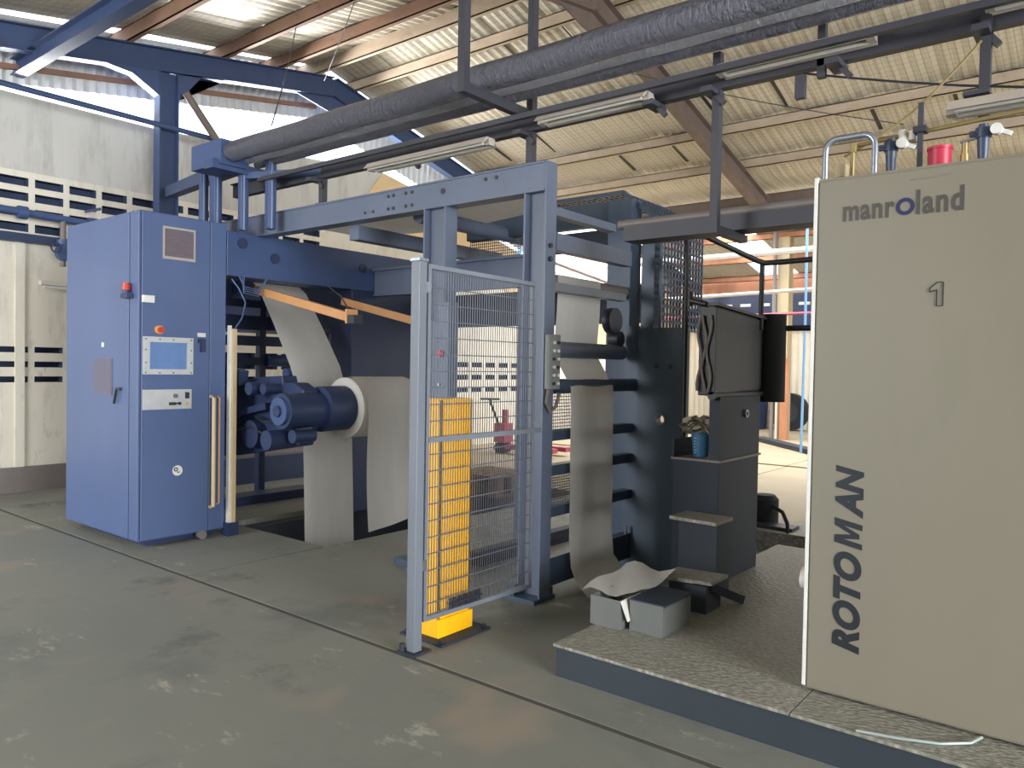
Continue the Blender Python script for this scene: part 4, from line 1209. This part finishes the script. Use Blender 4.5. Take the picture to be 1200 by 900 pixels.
for xx, lab in ((-5.53, 'left slim post standing on the long portal beam under the light rail'), (-3.24, 'slim post standing on the portal beam above the leg')):
    p_ = thing('rail_post', lab, 'post', (xx, 4.21, 2.985))
    zt = 4.9 if xx > -4 else 3.33
    part('pole', MB().box(xx - .025, 4.18, 2.985, xx + .025, 4.235, zt), M['steel_dark'], p_)
    part('base', MB().box(xx - .05, 4.16, 2.985, xx + .05, 4.26, 2.995), M['steel_dark'], p_)
hg = thing('pipe_hanger', 'dark L-shaped hanger carrying the wrapped pipes over the portal leg', 'hanger', (-3.27, 3.55, 3.3))
part('upright', MB().box(-3.30, 3.52, 3.366, -3.245, 3.575, 5.35), M['steel_dark'], hg)
part('arm', MB().box(-3.30, 3.52, 3.30, -3.245, 4.21, 3.365), M['steel_dark'], hg)
hg = thing('rail_hanger', 'dark hanger dropping below the light rail to the cable tray left of the press', 'hanger', (-1.88, 4.2, 2.4))
part('upright', MB().box(-1.903, 4.166, 2.436, -1.857, 4.214, 3.42), M['steel_dark'], hg)
part('arm', MB().box(-1.905, 4.165, 2.39, -1.855, 4.62, 2.435), M['steel_dark'], hg)
hg = thing('rail_hanger', 'dark upright hanger at the top right above the press', 'hanger', (-.55, 4.2, 2.78))
part('upright', MB().box(-.575, 4.15, 2.80, -.53, 4.20, 4.6), M['steel_dark'], hg)
part('foot', MB().box(-.60, 3.9, 2.83, -.50, 4.22, 2.85), M['steel_dark'], hg)
hg = thing('rail_hanger', 'short dark hanger above the strip light left of the top right corner', 'hanger', (-1.3, 4.2, 3.1))
part('upright', MB().box(-1.32, 4.17, 3.15, -1.28, 4.21, 3.55), M['steel_dark'], hg)
part('foot', MB().box(-1.42, 4.13, 3.05, -1.37, 4.17, 3.17), M['steel_dark'], hg)
ct = thing('cable_tray', 'dark cable tray with a pale pipe on top, behind the guard railing', 'tray', (-1.8, 4.5, 2.44))
part('tray', MB().box(-2.62, 4.42, 2.44, -1.115, 4.60, 2.535), M['steel_dark'], ct)
part('pipe', MB().tube([(-2.70, 4.50, 2.565), (-1.115, 4.50, 2.565)], .03, 10), M['gutter_grey'], ct, smooth=True)
# left pipe drop and support arm
sa = thing('support_arm', 'haze-blue support arm from the end column to the wrapped pipes', 'bracket', (-7.6, 4.0, 3.45))
part('arm', MB().beam((-9.75, 5.0, 3.78), (-6.35, 3.92, 3.40), .12, .13), M['steel_haze_blue'], sa)
part('cross_piece', MB().box(-6.42, 3.6, 3.30, -6.28, 4.25, 3.38), M['steel_haze_blue'], sa)
part('end_box', MB().box(-6.75, 3.66, 3.34, -6.25, 3.92, 3.56), M['stand'], sa)
for xx, yy, w, lab in ((-7.05, 3.95, .06, 'first haze-blue pipe drop behind the cabinet top, by the column'), (-6.83, 3.95, .11, 'widest haze-blue pipe drop behind the cabinet top'),
                       (-6.36, 3.95, .07, 'third haze-blue pipe drop from the column, above the reel stand'), (-6.08, 4.05, .08, 'last haze-blue pipe drop, at the left end of the wrapped pipes')):
    p_ = thing('pipe_drop', lab, 'pipe', (xx, yy, 2.80), 'vertical haze-blue pipe drops')
    part('pipe', MB().box(xx - w / 2, yy - .04, 2.80, xx + w / 2, yy + .04, 3.50), M['steel_haze_blue'], p_, bevel=.015)
    part('conduit', MB().cyl((xx + w / 2 + .012, yy - .02, 2.80), (xx + w / 2 + .012, yy - .02, 3.46), .012, 8), M['cabinet'], p_, smooth=True)
part('gusset', MB().beam((-6.36, 3.95, 3.3), (-5.5, 4.2, 3.27), .05, .06), M['steel_haze_blue'], sa)
# thin wires slung under the roof
for k, (p, q, lab) in enumerate((((-5.4, 3.6, 3.5), (-8.2, 5.8, 5.78), 'thin wire from the roof down to the pipes at centre left'),
                                 ((-9.2, 7.0, 5.7), (-5.0, 4.4, 5.4), 'slack wire crossing under the roof at the top left'),
                                 ((-1.4, 4.2, 3.2), (.6, 4.1, 2.72), 'thin rod sloping down to the right above the press'),
                                 ((-1.05, 3.75, 2.6), (-.57, 4.15, 3.15), 'pale cord slanting up to the top right hanger'),
                                 ((-5.06, 8.2, 5.3), (-2.4, 11.2, 4.9), 'dark wire slung below the far roof slope'))):
    p, q = Vector(p), Vector(q)
    pts = [p.lerp(q, i_ / 8) - Vector((0, 0, .06 * math.sin(math.pi * i_ / 8))) for i_ in range(9)]
    solo('wire', MB().tube(pts, .006, 6), M['dark_plastic'] if k != 3 else M['brass'], lab, 'wire')

# pipes on the end wall
wp = thing('wall_pipe', 'grey pipe with clamps and valve running along the upper vents of the end wall', 'pipe', (-10.1, 4.0, 3.2))
part('pipe', MB().tube([(-10.12, -2.5, 3.42), (-10.12, 3.2, 3.31), (-10.12, 5.6, 3.24)], .045, 12), M['stand'], wp, smooth=True)
for yy in (3.42, 4.2, 5.0):
    part('clamp', MB().cyl((-10.12, yy - .05, 3.30 - .02 * (yy - 3.4)), (-10.12, yy + .05, 3.30 - .02 * (yy - 3.4)), .075, 14), M['stand'], wp, smooth=True)
part('branch', MB().tube([(-10.12, 3.86, 3.28), (-10.12, 3.86, 2.72)], .035, 10), M['gutter_grey'], wp, smooth=True)
va = part('valve', MB().cyl((-10.12, 3.86, 2.88), (-10.02, 3.86, 2.88), .10, 16).cyl((-10.12, 3.86, 2.98), (-10.12, 3.86, 3.04), .07, 12), M['stand'], wp, smooth=True)
part('handwheel', MB().ring((-10.0, 3.74, 2.92), (1, 0, 0), .05, .065, .015, 16), M['stand_dark'], va, smooth=True)
part('lever', MB().beam((-10.1, 4.1, 3.42), (-10.0, 4.25, 3.47), .02, .03), M['stand_dark'], wp)
wf = thing('wall_lamp', 'white tube lamp on the end wall left of the control cabinet', 'lamp', (-10.2, 3.9, 2.5))
part('housing', MB().box(-10.298, 3.66, 2.49, -10.22, 4.6, 2.54), M['white_steel'], wf)
part('tube', MB().cyl((-10.2, 3.68, 2.46), (-10.2, 4.58, 2.46), .018, 10), M['white'], wf, smooth=True)

# ------------------------------------------------------------------ far bay contents
for (x, y, m, lab, w) in ((-6.25, 17.9, 'beige_post', 'beige far column with an orange guard, behind the press', .26),):
    fc = thing('far_column', lab, 'column', (x, y, .02))
    part('column', MB().ibeam((x, y, .02), (x, y, roofz(y)), w, .3, (0, 1, 0)), M[m], fc)
    part('guard', MB().box(x + .05, y - .32, .02, x + .2, y - .18, 1.9), M['orange_post_warm_light'], fc)
    part('conduit', MB().tube([(x - .18, y - .2, .02), (x - .18, y - .2, 4.9)], .05, 8), M['gutter_grey'], fc)
    part('conduit', MB().tube([(x - .05, y - .25, .02), (x - .05, y - .25, 2.2)], .03, 8), M['white_steel'], fc)
solo('blue_pipe', MB().tube([(-13, 15, 4.42), (-9.1, 15, 4.56), (-4.8, 15, 4.74), (2, 15, 5.0)], .05, 10), M['blue_pipe'], 'bright blue pipe crossing the far bay below its roof', 'pipe', smooth=True)
solo('white_pipe', MB().tube([(-13, 15.2, 3.05), (-7.4, 15.2, 3.14), (2, 15.2, 3.34)], .035, 8), M['white_steel'], 'lower white pipe crossing the far bay', 'pipe', smooth=True)
solo('white_pipe', MB().tube([(-13, 15.4, 3.95), (2, 15.4, 4.05)], .06, 8), M['white_steel'], 'upper white pipe crossing the far bay under the blue one', 'pipe', smooth=True)
solo('red_pipe', MB().tube([(-11, 16, 2.75), (2, 16, 2.85)], .03, 8), M['pink'], 'faded red pipe crossing the far bay at head height', 'pipe', smooth=True)
solo('hanging_cord', MB().tube([(-4.85, 15.0, 4.8), (-4.84, 15.0, 2.4), (-4.86, 15.0, .03)], .025, 6), M['cord_blue'], 'pale blue cord hanging to the floor beside the press edge', 'cord', smooth=True)
ty = thing('truck_tyre', 'black tyre leaning against the far corrugated wall', 'tyre', (-7.0, 20.6, 0))
part('tread', MB().ring((-7.0, 20.45, .52), (0, 1, 0), .28, .50, .28, 28), M['rubber'], ty, smooth=True)
part('hub', MB().cyl((-7.0, 20.52, .52), (-7.0, 20.66, .52), .28, 20), M['dark_plastic'], ty, smooth=True)
bn = thing('dark_bin', 'dark lidded bin by the far wall, left of the orange guard', 'bin', (-8.1, 20.3, .02))
part('body', MB().prism([(-8.55, 20.0, .02), (-7.65, 20.0, .02), (-7.6, 20.0, 1.15), (-8.6, 20.0, 1.15)], (0, .7, 0)), M['stand_dark'], bn)
part('lid', MB().box(-8.65, 19.95, 1.15, -7.55, 20.75, 1.22), M['dark'], bn)
part('label_plate', MB().box(-7.9, 19.985, .6, -7.75, 20.0, .8), M['white'], bn)
kb = solo('kerb_channel', MB().prism([(-6.6, 17.0, .02), (-4.4, 14.6, .02), (-4.2, 14.75, .02), (-6.4, 17.2, .02)], (0, 0, .09)), M['dark'], 'dark steel channel lying across the far floor', 'channel')
pk = thing('pallet_truck', 'faded red hand pallet truck with black T-handle beyond the mesh gate', 'pallet truck', (-8.9, 10.6, 0))
part('handle', MB().tube([(-9.0, 10.9, .45), (-9.05, 10.65, .98)], .022, 8).tube([(-9.2, 10.55, 1.0), (-8.9, 10.75, 1.0)], .02, 8), M['black'], pk, smooth=True)
part('pump', MB().box(-9.1, 10.85, .2, -8.85, 11.1, .55).cyl((-8.97, 11.0, .5), (-8.97, 11.0, .8), .06, 10), M['pink'], pk)
part('fork', MB().box(-8.9, 10.9, .08, -7.8, 11.05, .16), M['pink'], pk)
part('fork', MB().box(-8.9, 11.3, .08, -7.8, 11.45, .16), M['pink'], pk)
part('wheel', MB().cyl((-9.0, 10.85, .1), (-9.0, 11.15, .1), .1, 16), M['rubber'], pk, smooth=True)
pw = thing('wooden_pallet', 'stained brown wooden pallet on the floor seen through the mesh gate', 'pallet', (-6.2, 7.4, 0))
for zz in (0.02, .25):
    for k in range(5):
        part('board', MB().box(-6.60 + k * .16, 7.0, zz, -6.47 + k * .16, 7.75, zz + .025), M['wood'], pw)
for a in (-6.53, -6.22, -5.9):
    for c_ in (7.08, 7.37, 7.68):
        part('block', MB().box(a - .06, c_ - .07, .045, a + .06, c_ + .07, .25), M['wood'], pw)
